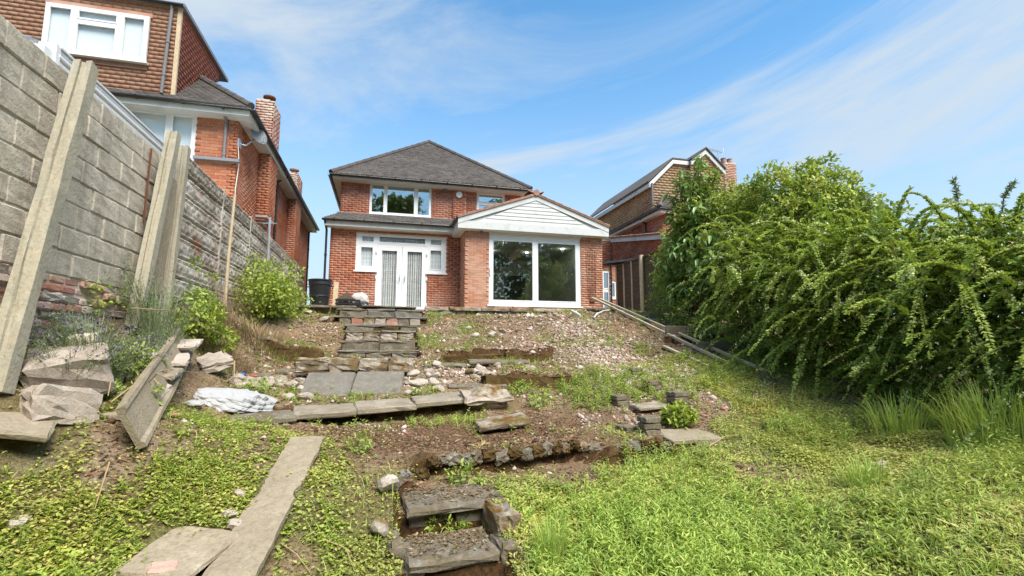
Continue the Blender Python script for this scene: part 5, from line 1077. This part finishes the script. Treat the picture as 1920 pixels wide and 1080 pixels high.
# ground cover mats
lv = Leaves()
XY = sample(150000, -2.6, 6.6, 1.3, 6.6, lambda X, Y: z_green(X, Y) ** 1.3 * keepout(X, Y) * (.25 + .75 * clumpy(X, Y, 2.2, 41)))
P = on_ground(XY, 0); n = len(P); hump = .02 + .07 * np.clip(vnoise(P[:, 0], P[:, 1], 5, 42) + .4, 0, 1); P[:, 2] += RNG.random(n) * hump
az = U_(0, 6.28, n); D = np.stack([np.cos(az), np.sin(az), U_(-.2, .7, n)], -1); N = unit(np.stack([U_(-.6, .6, n), U_(-.6, .6, n), np.ones(n)], -1))
L = U_(.014, .034, n); lv.chip(P, D, N, L, L * U_(.55, .8, n), np.clip(.5 + .9 * vnoise(P[:, 0], P[:, 1], 1.1, 43) + RNG.normal(0, .17, n), 0, 1))
lv.obj('ground_cover', M['l_cover'], label='mat of tiny-leaved ground cover over the slope', kind='stuff')
# matted pale stems and narrow leaves on the hedge side
lv = Leaves(); XY = sample(85000, -.4, 6.8, 1.3, 7.6, lambda X, Y: sst(X + .1 * (5 - Y), .7, 1.6) * z_green(X, Y) ** 1.2 * keepout(X, Y) * (.15 + .85 * clumpy(X, Y, 3.4, 45, -.22, .12))); P = on_ground(XY, .003); n = len(P); P[:, 2] += RNG.random(n) * (.02 + .06 * np.clip(vnoise(P[:, 0], P[:, 1], 4, 46) + .3, 0, 1))
az = 2.4 * vnoise(P[:, 0], P[:, 1], .8, 47) + RNG.normal(0, .8, n); D = np.stack([np.cos(az), np.sin(az), U_(-.15, .45, n)], -1); L = U_(.022, .065, n); lv.chip(P, D, unit(np.stack([U_(-.5, .5, n), U_(-.5, .5, n), np.ones(n)], -1)), L, L * U_(.14, .34, n), np.clip(.5 + 1.0 * vnoise(P[:, 0], P[:, 1], 1.4, 48) + RNG.normal(0, .2, n), 0, 1))
M['l_mat'] = leaf_mat('matted_leaf', [(0.316, 0.337, 0.09), (0.436, 0.472, 0.128), (0.57, 0.584, 0.187), (0.665, 0.651, 0.247), (0.607, 0.472, 0.202)])
lv.obj('matted_weeds', M['l_mat'], label='matted pale weeds over the slope beside the hedge', kind='stuff')
# broad weeds
def weeds(n, dens, h, kl, ll, mat, label, x0=-2.6, x1=7, y0=1.3, y1=12.8, wid=.32, up=(.1, .8), name='weeds', fold=.15):
    XY = sample(n, x0, x1, y0, y1, dens); B = on_ground(XY, -.005); n = len(B); lv = Leaves()
    hh = U_(*h, n) * (.6 + .4 * RNG.random(n)); K = kl; az0 = U_(0, 6.28, n); lean = RNG.normal(0, .18, (n, 2)); hue = RNG.random(n)
    for i in range(K):
        t_ = (i + .3) / K; az = az0 + i * 2.4 + U_(-.3, .3, n); e = U_(*up, n)
        P = B + np.stack([lean[:, 0] * hh * t_, lean[:, 1] * hh * t_, hh * t_], -1)
        D = np.stack([np.cos(az) * np.cos(e), np.sin(az) * np.cos(e), np.sin(e)], -1); N = np.stack([-np.cos(az) * np.sin(e), -np.sin(az) * np.sin(e), np.cos(e)], -1) + RNG.normal(0, .2, (n, 3))
        L = U_(*ll, n) * (1.15 - .6 * t_); lv.leaf(P, D, N, L, L * wid * U_(.8, 1.2, n), fold, U_(.05, .35, 1)[0], np.clip(hue * .6 + RNG.random(n) * .4, 0, 1))
    for i in range(1): lv.blade(B, az0, hh, np.full(n, .005), np.full(n, .12))
    return lv.obj(name, M[mat], label=label, kind='stuff')
gd = lambda X, Y: z_green(X, Y) * keepout(X, Y)
weeds(2600, lambda X, Y: gd(X, Y) * clumpy(X, Y, 1.2, 51, -.2, .2), (.03, .13), 9, (.02, .05), 'l_weed', 'low leafy weeds spread over the slope', y1=7.5, wid=.3)
weeds(800, lambda X, Y: gd(X, Y) * clumpy(X, Y, .9, 52, .0, .25) * (X < -.2), (.03, .09), 7, (.025, .055), 'l_lime', 'lime-green round-leaved weeds on the left foreground', y1=5.5, wid=.55, up=(-.1, .5))
weeds(2600, lambda X, Y: (gd(X, Y) * .5 + .22) * keepout(X, Y) * (Y > 5.5) * clumpy(X, Y, 1.6, 53, -.1, .2), (.05, .17), 8, (.03, .07), 'l_weed', 'scattered weeds on the upper bank', wid=.3)
weeds(2100, lambda X, Y: (X > .95) * (Y < 4.6) * keepout(X, Y) * np.exp(-((X - 1.9) / .75) ** 2 - ((Y - 3.1) / .75) ** 2), (.1, .28), 12, (.04, .08), 'l_grass', 'bright upright weeds right of the lower steps', wid=.24, up=(.3, .9))
weeds(900, lambda X, Y: (X < -.3) * (Y < 6) * gd(X, Y) * clumpy(X, Y, 1.4, 55, -.15, .2), (.06, .2), 10, (.025, .055), 'l_shrub', 'mixed upright weeds on the left slope', wid=.3, up=(.2, .9))
weeds(1000, lambda X, Y: (X > 2.4) * (Y < 7.2) * clumpy(X, Y, 1.1, 54, -.1, .2), (.1, .32), 13, (.05, .09), 'l_weed', 'taller pale weeds on the hedge side', wid=.22, up=(.2, .9))
weeds(110, lambda X, Y: np.exp(-((X + 1.75) / .28) ** 2 - ((Y - 3.3) / .22) ** 2), (.05, .12), 7, (.045, .085), 'l_lime', 'large soft lime leaves at the left corner', wid=.8, up=(-.1, .5))
# grass blades
lv = Leaves(); XY = sample(15000, -2.6, 7, 1.3, 8.5, lambda X, Y: gd(X, Y) * (.12 + .88 * clumpy(X, Y, 1.0, 61, .02, .25)) * np.where(X > .9, 1, .4)); P = on_ground(XY, -.01); n = len(P)
lv.blade(P, U_(0, 6.28, n), U_(.04, .17, n), U_(.003, .007, n), U_(.1, 1.0, n)); lv.obj('grass', M['l_grass'], label='thin short grass among the weeds', kind='stuff')
# dry litter
lv = Leaves(); XY = sample(95000, -2.6, 7, 1.6, 13, lambda X, Y: np.clip(1.05 - z_green(X, Y) * .75, .16, 1) * keepout(X, Y) * (.3 + .7 * clumpy(X, Y, 2.5, 71, -.3, .2))); P = on_ground(XY, .004); n = len(P)
az = U_(0, 6.28, n); D = np.stack([np.cos(az), np.sin(az), U_(-.25, .35, n)], -1); L = U_(.012, .05, n) * (1 + 1.6 * (RNG.random(n) > .9)); lv.chip(P, D, unit(np.stack([U_(-.7, .7, n), U_(-.7, .7, n), np.ones(n)], -1)), L, np.minimum(L * U_(.08, .45, n), .016)); lv.obj('leaf_litter', M['l_straw'], label='dry leaves and straw scattered over the bank', kind='stuff')
# gravel
def pebbles(n, dens, s, name, label, box, mat='pebble'):
    XY = sample(n, *box, dens); P = on_ground(XY, 0); n = len(P); o = np.array([(1, 0, 0), (0, 1, 0), (-1, 0, 0), (0, -1, 0), (0, 0, 1), (0, 0, -1)], float)
    sz = U_(*s, n) * (1 + 1.0 * (RNG.random(n) > .93)); az = U_(0, 6.28, n)
    V = o[None] * np.stack([sz, sz * U_(.6, .95, n), sz * U_(.4, .7, n)], -1)[:, None, :] * (1 + RNG.normal(0, .2, (n, 6, 1)))
    c, s_ = np.cos(az)[:, None], np.sin(az)[:, None]; V = np.stack([V[..., 0] * c - V[..., 1] * s_, V[..., 0] * s_ + V[..., 1] * c, V[..., 2]], -1) + RNG.normal(0, .12, (n, 6, 3)) * sz[:, None, None] + P[:, None]
    F = np.array([(0, 1, 4), (1, 2, 4), (2, 3, 4), (3, 0, 4), (1, 0, 5), (2, 1, 5), (3, 2, 5), (0, 3, 5)]); F = (np.arange(n)[:, None, None] * 6 + F[None]).reshape(-1, 3)
    return mesh_np(name, V.reshape(-1, 3), F, M[mat], np.repeat(RNG.random(n), 6), label=label, kind='stuff')
pebbles(8000, lambda X, Y: z_gravel(X, Y) ** 1.5 * keepout(X, Y), (.012, .034), 'gravel', 'pale gravel spilling down the middle of the bank', (-1.5, 6, 5.2, 12.5))
pebbles(1100, lambda X, Y: keepout(X, Y) * (.1 + .9 * clumpy(X, Y, 1.1, 82, -.1, .25)), (.012, .04), 'stone_chips', 'stone chips scattered over the bank', (-2.5, 6, 4.4, 12.9))
pebbles(900, lambda X, Y: keepout(X, Y) * (.25 + .75 * clumpy(X, Y, 1.3, 81, -.1, .2)) * np.clip(1.1 - z_green(X, Y), .1, 1), (.025, .06), 'rubble_chips', 'broken rubble pieces lying over the bank', (-2.4, 5.6, 6.4, 12.9))
t = NT('soil_clod'); M['clod'] = t.out(t.ramp(t.attr('rnd').outputs['Fac'], [(0, (.045, .026, .017)), (.35, (.11, .065, .04)), (.7, (.2, .125, .08)), (.92, (.28, .19, .125)), (1, (.34, .13, .08))]), .95, None, .1)
pebbles(26000, lambda X, Y: keepout(X, Y) * np.clip(1.0 - .75 * z_green(X, Y), .1, 1) * (.25 + .75 * clumpy(X, Y, 2.8, 83, -.25, .15)), (.006, .024), 'soil_clods', 'dark crumbs of soil over the bank', (-2.6, 6.2, 3.6, 12.9), 'clod')
lv = Leaves()
for (x0_, x1_, y0_, y1_, z_, n_) in ((.22, .92, 4.05, 4.46, .418, 900), (.2, .76, 3.5, 3.86, .248, 700), (-.75, .58, 9.0, 9.6, 1.6, 500)):
    P = np.stack([U_(x0_, x1_, n_), y1_ - (y1_ - y0_) * RNG.random(n_) ** 1.8, np.full(n_, z_)], -1); P[:, 2] += U_(0, .012, n_); L = U_(.012, .05, n_); az = U_(0, 6.28, n_); lv.chip(P, np.stack([np.cos(az), np.sin(az), U_(-.1, .3, n_)], -1), unit(np.stack([U_(-.5, .5, n_), U_(-.5, .5, n_), np.ones(n_)], -1)), L, L * U_(.1, .5, n_), RNG.random(n_) * .6)
lv.obj('step_litter', M['l_straw'], label='brown dead leaves lying on the lower steps', kind='stuff')
# bare twigs in the foreground and on the pile
def twig(pts, r, label): MB().tube(pts, [r * (1 - .6 * i / (len(pts) - 1)) for i in range(len(pts))], 5).obj('dry_stem', M['dry'], label=label, cat='stem')
def gp(x, y, dz): return (x, y, gz(x, y) + dz)
twig([gp(-2.05, 4.6, .1), gp(-2.0, 5.1, .28), gp(-1.98, 5.5, .38), gp(-1.9, 6.2, .3)], .007, 'dry stem trailing over the slab pile')
twig([(-2.4, 5.6, 2.0), (-2.2, 6.2, 2.02), (-1.9, 6.9, 1.75), gp(-1.7, 7.4, .1)], .006, 'long thin dry stem arching from the left plants to the bank')
twig([gp(-.35, 3.75, .02), gp(-.2, 3.62, .06), gp(-.12, 3.45, .02)], .006, 'pale stick in the ground cover left of the lower steps')
twig([gp(-.62, 3.75, .03), gp(-.5, 3.6, .05), gp(-.4, 3.5, .02)], .006, 'pale stick beside the long plank')
twig([gp(-1.8, 4.0, .1), gp(-1.72, 3.92, .2), gp(-1.7, 3.75, .03)], .008, 'bent pale stem below the gravel board')
twig([gp(3.3, 4.7, .02), gp(3.6, 4.75, .1), gp(3.85, 4.8, .04)], .008, 'fallen stick beyond the pale sunken slab')
twig([gp(-1.86, 7.15, .25), gp(-1.8, 6.95, .1), gp(-1.85, 6.8, .02)], .01, 'pale bare branch leaning by the gravel board end')
for k in range(6):
    a = Vector((-2.1 + RND.uniform(-.1, .1), 4.75 + RND.uniform(0, .5), 1.25)); b = a + Vector((RND.uniform(.1, .35), RND.uniform(-.5, .1), RND.uniform(-.1, .12)))
    MB().tube([a, (a + b) / 2 + Vector((0, 0, .1)), b], [.006, .005, .003], 5).obj('dry_stem', M['dry'], label='tangled dry bramble stem on the slab pile', cat='stem', group='bramble stems on the slab pile')
# ---- distinct plants
def tuft(name, label, cat, x, y, n, h, wd, spread, mat='l_grass', lean=(.1, .7), group=None):
    lv = Leaves(); a = U_(0, 6.28, n); r = spread * np.sqrt(RNG.random(n)); XY = np.stack([x + r * np.cos(a), y + r * np.sin(a)], -1)
    lv.blade(on_ground(XY, -.01), a + RNG.normal(0, .5, n), U_(*h, n), U_(wd * .6, wd, n), U_(*lean, n)); return lv.obj(name, M[mat], label=label, cat=cat, group=group)
tuft('grass_tuft', 'tall bright grass tuft in front of the dark hedge foot', 'grass', 5.2, 4.1, 260, (.2, .5), .011, .28)
tuft('grass_tuft', 'tallest thick grass tuft by the near end of the hedge', 'grass', 5.25, 3.25, 420, (.3, .62), .012, .38)
tuft('grass_tuft', 'fine bright grass tuft beside the lower steps', 'grass', 1.12, 3.35, 300, (.15, .34), .006, .1, lean=(.05, .4))
tuft('grass_tuft', 'grass tuft in the middle of the right-hand weeds', 'grass', 3.75, 3.3, 220, (.12, .3), .008, .16)
tuft('dry_grass', 'tan dry grass at the bank edge near the shrub', 'grass', -2.1, 9.3, 700, (.15, .45), .008, .7, 'l_straw', (.3, 1.2))
tuft('dry_grass', 'tan dry grass along the foot of the panel wall', 'grass', -2.3, 7.9, 500, (.15, .45), .008, .45, 'l_straw', (.3, 1.2))
tuft('grass_tuft', 'grass by the lower end of the concrete plank', 'grass', -.6, 3.15, 160, (.1, .26), .006, .1)
def bush(name, label, cat, blobs, nclump, per, ll, mat, wid=.5, cr=(.1, .2), stem=None, shell=.5, gap=.0, chip=False, droop=.2, fold=.15, part='foliage', base=None, up=.35, squash=1, huew=.55):
    """blobs: ellipsoids (cx,cy,cz,rx,ry,rz); foliage in clumps spread through their volume"""
    B = np.array(blobs, float); vol = B[:, 3] * B[:, 4] * B[:, 5]; k = RNG.choice(len(B), nclump, p=vol / vol.sum()); d = rv(nclump)
    rad = shell + (1 - shell) * RNG.random(nclump) ** .6; rad *= 1 + RNG.normal(0, .10, nclump); C = B[k, :3] + d * rad[:, None] * B[k, 3:]
    cs = U_(*cr, nclump); m = nclump * per; ci = np.repeat(np.arange(nclump), per); P = C[ci] + rv(m) * (cs[ci] * RNG.random(m) ** .5)[:, None] * np.array([1, 1, squash])
    ok = P[:, 2] > ground(P[:, 0], P[:, 1]) + .01; P = P[ok]; ci = ci[ok]; m = len(P)
    D = unit(d[ci] * .5 + rv(m) * .8 + np.array([0, 0, up - .3])); N = unit(d[ci] * .5 + np.array([0, 0, .8]) + rv(m) * .5); L = U_(*ll, m)
    r = np.clip(RNG.random(nclump)[ci] * huew + RNG.random(m) * (1 - huew), 0, 1); lv = Leaves()
    (lv.chip(P, D, N, L, L * wid * U_(.8, 1.2, m), r) if chip else lv.leaf(P, D, N, L, L * wid * U_(.8, 1.2, m), fold, droop, r))
    c = B[:, :3].mean(0); base = base or (c[0], c[1], gz(c[0], c[1])); e = thing(name, base, label, cat); lv.obj(part, M[mat], parent=e)
    if stem:
        for i in range(stem[0]):
            tgt = C[RNG.integers(nclump)]; b = Vector(base) + Vector((RND.uniform(-1, 1), RND.uniform(-1, 1), 0)) * stem[2]; b.z = gz(b.x, b.y) - .05; tg = Vector(tgt); mid = b.lerp(tg, .5) + Vector((RND.uniform(-.1, .1), RND.uniform(-.1, .1), .12 * (tg - b).length))
            MB().tube([b, b.lerp(mid, .5) + Vector((RND.uniform(-.03, .03), RND.uniform(-.03, .03), .03)), mid, tg], [stem[1], stem[1] * .8, stem[1] * .55, stem[1] * .25], 6).obj('stem', M['bark'], e)
    return e
bush('leafy_shrub', 'bright green leafy shrub growing against the panel wall by the bin', 'shrub', [(-2.3, 10.9, 2.85, .5, .75, .55), (-2.35, 12.0, 2.95, .45, .7, .5), (-2.4, 10.2, 2.75, .35, .4, .6), (-2.2, 11.4, 2.5, .5, 1.0, .4)], 170, 32, (.05, .095), 'l_shrub', .55, (.14, .4), (9, .014, .35), shell=.25)
bush('bramble', 'bramble climbing the start of the panel wall behind the narrow post', 'bramble', [(-2.55, 7.85, 2.45, .14, .3, .45), (-2.45, 7.6, 2.2, .2, .35, .2)], 26, 20, (.05, .085), 'l_weed', .6, (.06, .14), (4, .008, .1))
bush('nettle_clump', 'fresh green nettles at the foot of the posts', 'weed clump', [(-2.4, 7.4, 1.95, .25, .45, .18), (-2.25, 7.9, 1.75, .25, .3, .12)], 46, 22, (.05, .08), 'l_shrub', .5, (.06, .14), (6, .006, .2))
bush('ivy_growth', 'reddish green creeper low on the block wall', 'creeper', [(-2.7, 5.9, 2.15, .06, .35, .18)], 16, 12, (.025, .045), 'l_weed', .7, (.04, .1), (4, .006, .1))
bush('leafy_shrub', 'small green weeds under the lavender by the slab pile', 'weed clump', [(-2.35, 5.4, 1.45, .25, .3, .16), (-2.2, 4.9, 1.2, .3, .2, .12)], 45, 24, (.035, .07), 'l_weed', .5, (.05, .1))
def spikes(name, label, x, y, n, h, sp, mat, lean, fl=None, hl=.02):
    e = thing(name, (x, y, gz(x, y)), label, 'plant'); a = U_(0, 6.28, n); r = sp * np.sqrt(RNG.random(n)); P = on_ground(np.stack([x + r * np.cos(a), y + r * np.sin(a)], -1)); L = U_(*h, n); ln = U_(*lean, n); lv = Leaves()
    lv.blade(P, a, L, np.full(n, .006), ln); tt = []
    for t_ in np.linspace(.2, .95, 11):
        c = P + np.stack([np.cos(a) * L * ln * t_ ** 2, np.sin(a) * L * ln * t_ ** 2, L * t_ * (1 - .35 * ln * t_ * t_)], -1); az = U_(0, 6.28, n)
        D = np.stack([np.cos(az), np.sin(az), U_(.4, 1.4, n)], -1); lv.chip(c, D, rv(n), U_(hl, hl * 2.2, n), np.full(n, .006))
        tt.append(c)
    lv.obj('foliage', M[mat], parent=e)
    if fl:
        f = Leaves(); sel = RNG.random(n) < fl
        for c in tt[-3:]: f.leaf(c[sel], rv(sel.sum()), rv(sel.sum()), np.full(sel.sum(), .022), np.full(sel.sum(), .016))
        f.obj('flowers', M['l_purple'], parent=e, kind='stuff')
spikes('lavender', 'grey-green lavender bush with purple tips against the block wall', -2.45, 5.15, 420, (.3, .62), .26, 'l_lav', (.1, 1.0), .3)
spikes('lavender', 'smaller lavender sprawling in front of the tallest post', -2.42, 4.75, 160, (.25, .5), .16, 'l_lav', (.3, 1.2), .2)
spikes('tall_weed', 'tall thin grey-green weed in front of the second post', -2.42, 6.25, 260, (.5, 1.05), .24, 'l_lav', (.05, .4), .12, .03)
spikes('tall_weed', 'dry thin weed stalks by the wooden pole', -2.45, 8.8, 60, (.6, 1.1), .25, 'l_straw', (.05, .3), None, .03)
bush('green_weed', 'bushy dark green weed among the right brick stacks', 'weed clump', [(3.45, 5.35, .82, .2, .16, .1)], 30, 20, (.05, .09), 'l_shrub', .4, (.05, .1), base=(3.45, 5.35, .7))
for (x, y, lb) in ((-1.55, 6.95, 'yellow-green plant beyond the white sack'), (1.9, 6.9, 'leafy weed right of the rubble lump'), (-.45, 8.9, 'fresh weed left of the lowest upper step'), (.55, 6.95, 'feathery weed before the leaning slabs'), (2.0, 6.3, 'weed clump on the soil right of the rubble lump'), (4.4, 6.2, 'weed clump on the grassy edge below the gravel'), (4.9, 7.4, 'pale weed by the timber offcut'), (-.15, 5.15, 'pale weed at the upper end of the plank'), (.75, 4.55, 'creeping weed inside the curved kerb'), (.5, 4.05, 'leafy sprigs hanging under the upper of the lower steps')):
    z = gz(x, y); bush('weed_clump', lb, 'weed clump', [(x, y, z + .06, .17, .13, .09)], 16, 16, (.03, .06), 'l_shrub' if RND.random() < .5 else 'l_weed', .38, (.04, .09), base=(x, y, z))
# ---- big privet-like tree-shrub on the right boundary
PB = [(7.1, 10.3, 3.5, .75, .9, 1.1), (7.15, 9.6, 4.6, .75, .75, .95), (7.35, 8.6, 4.1, .9, .8, .85), (7.5, 7.6, 4.2, .95, .95, .95), (7.5, 6.7, 3.75, .85, .8, .8), (7.0, 9.4, 3.0, .8, 1, .9), (7.1, 8.0, 3.2, .8, 1, .8)]
e = bush('privet_tree', 'big yellow-green blossoming bush-tree rising behind the hedge', 'tree', PB, 640, 46, (.06, .11), 'l_tree', .5, (.12, .27), (12, .035, .4), shell=.8, part='crown', base=(7.4, 8.9, gz(7.4, 8.9)), huew=.75)
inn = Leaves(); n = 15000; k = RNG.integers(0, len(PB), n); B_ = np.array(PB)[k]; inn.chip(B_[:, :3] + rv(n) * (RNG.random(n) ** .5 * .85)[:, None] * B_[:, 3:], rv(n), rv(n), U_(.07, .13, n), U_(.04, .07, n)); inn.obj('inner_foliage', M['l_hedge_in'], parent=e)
lv = Leaves(); cc_ = 170; d = rv(cc_); k = RNG.integers(0, 4, cc_); C = np.array(PB)[k, :3] + d * np.array(PB)[k, 3:] * U_(.92, 1.05, cc_)[:, None]; ci = np.repeat(np.arange(cc_), 18); n = len(ci); lv.leaf(C[ci] + RNG.normal(0, .05, (n, 3)), rv(n), d[ci], U_(.02, .04, n), U_(.02, .035, n)); lv.obj('blossom', leaf_mat('cream_blossom', [(.55, .5, .2), (.65, .62, .35)]), parent=e)
MB().tube([(7.4, 8.9, 1.7), (7.42, 8.85, 2.6), (7.35, 8.7, 3.4), (7.5, 8.3, 4.3)], [.09, .075, .055, .02], 8).obj('trunk', M['bark'], e)
# airy shoots breaking the skyline on the hedge side
n = 1500; lv = Leaves(); t_ = RNG.random(n); k = RNG.integers(0, 26, n); ks = RNG.random((26, 3)); o_ = np.stack([7.4 + ks[:, 0] * .8, 6.0 + ks[:, 1] * 2.6, 4.0 - .45 * (ks[:, 1] < .35) + .25 * (ks[:, 1] > .65)], -1); dv_ = np.stack([ks[:, 2] - .4, -ks[:, 0] * .9, .9 + .2 * ks[:, 1]], -1); P = o_[k] + unit(dv_)[k] * (t_ * .75)[:, None] - np.array([0, 0, .25]) * (t_ ** 2)[:, None] + RNG.normal(0, .025, (n, 3))
lv.chip(P, rv(n), rv(n), U_(.03, .06, n), U_(.018, .03, n)); lv.obj('airy_shoots', M['l_lav'], parent=e, kind='stuff')
# laurel with large drooping leaves in front of it
def laurel(label, base, tips, per, ll):
    e = thing('laurel', base, label, 'tree'); lv = Leaves(); mb = MB(); b = Vector(base)
    for t_ in tips:
        t_ = Vector(t_); mid = b.lerp(t_, .55) + Vector((0, 0, .15)); mb.tube([b, mid, t_], [.025, .015, .005], 6); n = per; s = U_(.55, 1.0, n)
        P = np.array([tuple(mid.lerp(t_, max(0, (q - .4) / .6))) for q in s]) + RNG.normal(0, .03, (n, 3)); az = U_(0, 6.28, n); el = U_(-.75, .25, n); D = np.stack([np.cos(az) * np.cos(el), np.sin(az) * np.cos(el), np.sin(el)], -1); L = U_(*ll, n)
        lv.leaf(P, D, np.array([0, 0, 1.]) + RNG.normal(0, .25, (n, 3)), L, L * .34, .12, .3)
    mb.obj('branches', M['bark'], e); lv.obj('foliage', M['l_laurel'], parent=e)
laurel('large-leaved laurel sapling at the corner of the bush facing the neighbour house', (6.75, 9.9, gz(6.75, 9.9)), [(6.6 + RND.uniform(-.35, .4), 9.7 + RND.uniform(-.75, .6), z) for z in np.linspace(4.2, 5.95, 34)], 32, (.16, .27))
laurel('lower large-leaved laurel branches hanging over the fence', (6.6, 9.5, gz(6.6, 9.5)), [(6.25 + RND.uniform(-.3, .3), 9.3 + RND.uniform(-1.1, .8), z) for z in np.linspace(2.8, 4.2, 26)], 28, (.16, .27))
laurel('large glossy laurel leaves poking out where bush and hedge meet', (6.6, 7.8, gz(6.6, 7.8)), [(6.2 + RND.uniform(-.25, .3), 7.6 + RND.uniform(-.6, .6), z) for z in np.linspace(2.9, 3.9, 11)], 22, (.15, .24))
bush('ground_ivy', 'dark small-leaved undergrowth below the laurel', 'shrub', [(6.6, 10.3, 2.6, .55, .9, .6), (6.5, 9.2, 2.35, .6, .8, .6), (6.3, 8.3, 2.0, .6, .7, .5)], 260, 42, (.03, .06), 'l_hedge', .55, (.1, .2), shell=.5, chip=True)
# ---- arching hedge with white blossom
def hedge(label, y0, y1, nspray, ninner, seed):
    yc = (y0 + y1) / 2; e = thing('flowering_hedge', (6.7, yc, gz(6.7, yc)), label, 'hedge'); lv = Leaves(); fl = Leaves(); mb = MB()
    n = ninner; Y = U_(y0, y1, n); X = 6.85 + RNG.normal(0, .42, n); zg = ground(X, Y); top = 2.25 - .5 * np.abs(X - 6.85); P = np.stack([X, Y, zg + RNG.random(n) ** .8 * top], -1)
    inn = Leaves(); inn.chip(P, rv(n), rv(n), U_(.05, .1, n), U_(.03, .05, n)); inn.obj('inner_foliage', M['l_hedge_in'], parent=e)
    for k in range(nspray):
        u = RND.random(); y = RND.uniform(y0, y1); x = 6.4 + RND.gauss(0, .42); zg = gz(x, y); hgt = (RND.uniform(.3, 1.9) if u < .6 else RND.uniform(1.45, 2.2)) * (.8 + .2 * min(1, max(0, (y - 2.6) / 2))); vs_ = RND.uniform(.75, 1.3)
        p = Vector((x, y, zg + hgt)); a = RND.gauss(math.pi, .8) if RND.random() < .75 else RND.uniform(0, 6.3); L = RND.uniform(.45, 1.15); el = RND.uniform(.2, 1.1) if u < .75 else RND.uniform(.7, 1.3)
        h = Vector((math.cos(a), math.sin(a), 0)); g = RND.uniform(.7, 1.7) if u < .75 else RND.uniform(.5, 1.1); m = 11; T = np.linspace(0, 1, m)
        pts = np.array([tuple(p + h * (L * math.cos(el) * t_ + .12 * L * t_ * t_) + UP * (L * math.sin(el) * t_ - g * L * t_ * t_ * .75)) for t_ in T])
        if k % 3 == 0: mb.tube([Vector(q) for q in pts[::2]], [.009, .008, .006, .005, .004, .002], 4, False)
        nl = int(L * 250); s = .12 + .88 * RNG.random(nl); i = np.clip((s * (m - 1)).astype(int), 0, m - 2); f = s * (m - 1) - i
        C = pts[i] * (1 - f)[:, None] + pts[i + 1] * f[:, None]; tg = unit(pts[i + 1] - pts[i]); sd = unit(np.cross(tg, np.array([0, 0, 1.]))); upv = np.cross(sd, tg); sg = np.where(RNG.random(nl) < .5, -1, 1)[:, None]
        D = unit(sd * sg * U_(.5, 1, nl)[:, None] + tg * .55 + upv * U_(-.15, .6, nl)[:, None] + RNG.normal(0, .18, (nl, 3))); LL = U_(.03, .06, nl) * (1.15 - .45 * s) * vs_
        hue = np.clip(.05 + .6 * RND.random() + .35 * s + RNG.normal(0, .12, nl), 0, 1)
        lv.chip(C, D, upv + RNG.normal(0, .3, (nl, 3)), LL, LL * .42, hue)
        if RND.random() < .24:
            nf = int(L * 60); s = U_(.45, .98, nf); i = np.clip((s * (m - 1)).astype(int), 0, m - 2); C = pts[i] + RNG.normal(0, .014, (nf, 3)) + np.array([0, 0, .02]); fl.chip(C, rv(nf), rv(nf), U_(.018, .034, nf), U_(.016, .03, nf))
    dd = MB()
    for k in range(26):
        a = Vector((RND.uniform(5.7, 6.6), RND.uniform(y0, y1), 0)); a.z = gz(a.x, a.y) + RND.uniform(.3, 2.0); b = a + Vector((RND.uniform(-.5, .1), RND.uniform(-.4, .4), RND.uniform(-.1, .45))); dd.tube([a, a.lerp(b, .5) + Vector((0, 0, .05)), b], [.008, .006, .003], 4, False)
    dd.obj('dead_twigs', M['dry'], e, fix=False, kind='stuff')
    lv.obj('foliage', M['l_hedge'], parent=e); fl.obj('blossom', M['l_white'], parent=e); mb.obj('branches', M['bark'], e, fix=False); return e
h1 = hedge('arching dark green hedge with white blossom beside the bush-tree', 5.1, 7.7, 560, 26000, 1)
h2 = hedge('arching dark green hedge with white blossom above the tallest grass', 1.3, 5.1, 760, 36000, 2)
for (x, y, z, L, lb, ax_) in ((6.9, 4.45, 2.95, .85, 'feathery shoot standing above the hedge, leaning left', -.2), (6.95, 4.1, 2.95, .7, 'feathery shoot above the hedge beside the left-leaning one', .2), (6.9, 3.65, 2.9, 1.0, 'tall feathery shoot above the hedge at its near end', .1), (6.7, 3.5, 2.9, .6, 'drooping feathery shoot at the near end of the hedge', .35), (7.1, 5.6, 3.2, .6, 'thin feathery shoot between hedge and bush-tree', -.2)):
    e = thing('feathery_shoot', (x, y, z - .4), lb, 'plant', 'feathery shoots above the hedge'); pts = [Vector((x, y, z - .4)), Vector((x + ax_ * .1, y, z)), Vector((x + ax_ * .35, y - .05, z + L * .6)), Vector((x + ax_ * .9, y - .1, z + L * .85))]
    MB().tube(pts, [.01, .008, .006, .003], 5).obj('stem', M['bark'], e); n = 260; s = RNG.random(n) ** .7 * 2.999; i = s.astype(int); f = s - i; pa_ = np.array([tuple(q) for q in pts]); C = pa_[i] * (1 - f)[:, None] + pa_[i + 1] * f[:, None]; lv = Leaves(); lv.chip(C, rv(n) + np.array([0, 0, .3]), rv(n), U_(.03, .08, n), U_(.012, .02, n)); lv.obj('foliage', M['l_lav'], parent=e)
# woodland behind the camera, mirrored in the windows
lv = Leaves(); n = 34000; k = RNG.integers(0, 9, n); cx_ = np.linspace(-17, 19, 9)[k] + 0.0; hz_ = np.array([17, 15, 19, 16, 18.5, 15, 17, 19, 16])[k]; d = rv(n); rr = RNG.random(n) ** .4
P = np.stack([cx_ + d[:, 0] * rr * (2.2 + 1.6 * RNG.random(n)), -23 + d[:, 1] * rr * 2.5 + (k % 3) * 1.5, hz_ * (1 - RNG.random(n) ** 1.4 * .95)], -1); lv.chip(P, rv(n), rv(n), U_(.4, .8, n), U_(.3, .5, n)); lv.obj('woodland', M['l_wood'], label='leafy wood across the foot of the garden', kind='stuff')
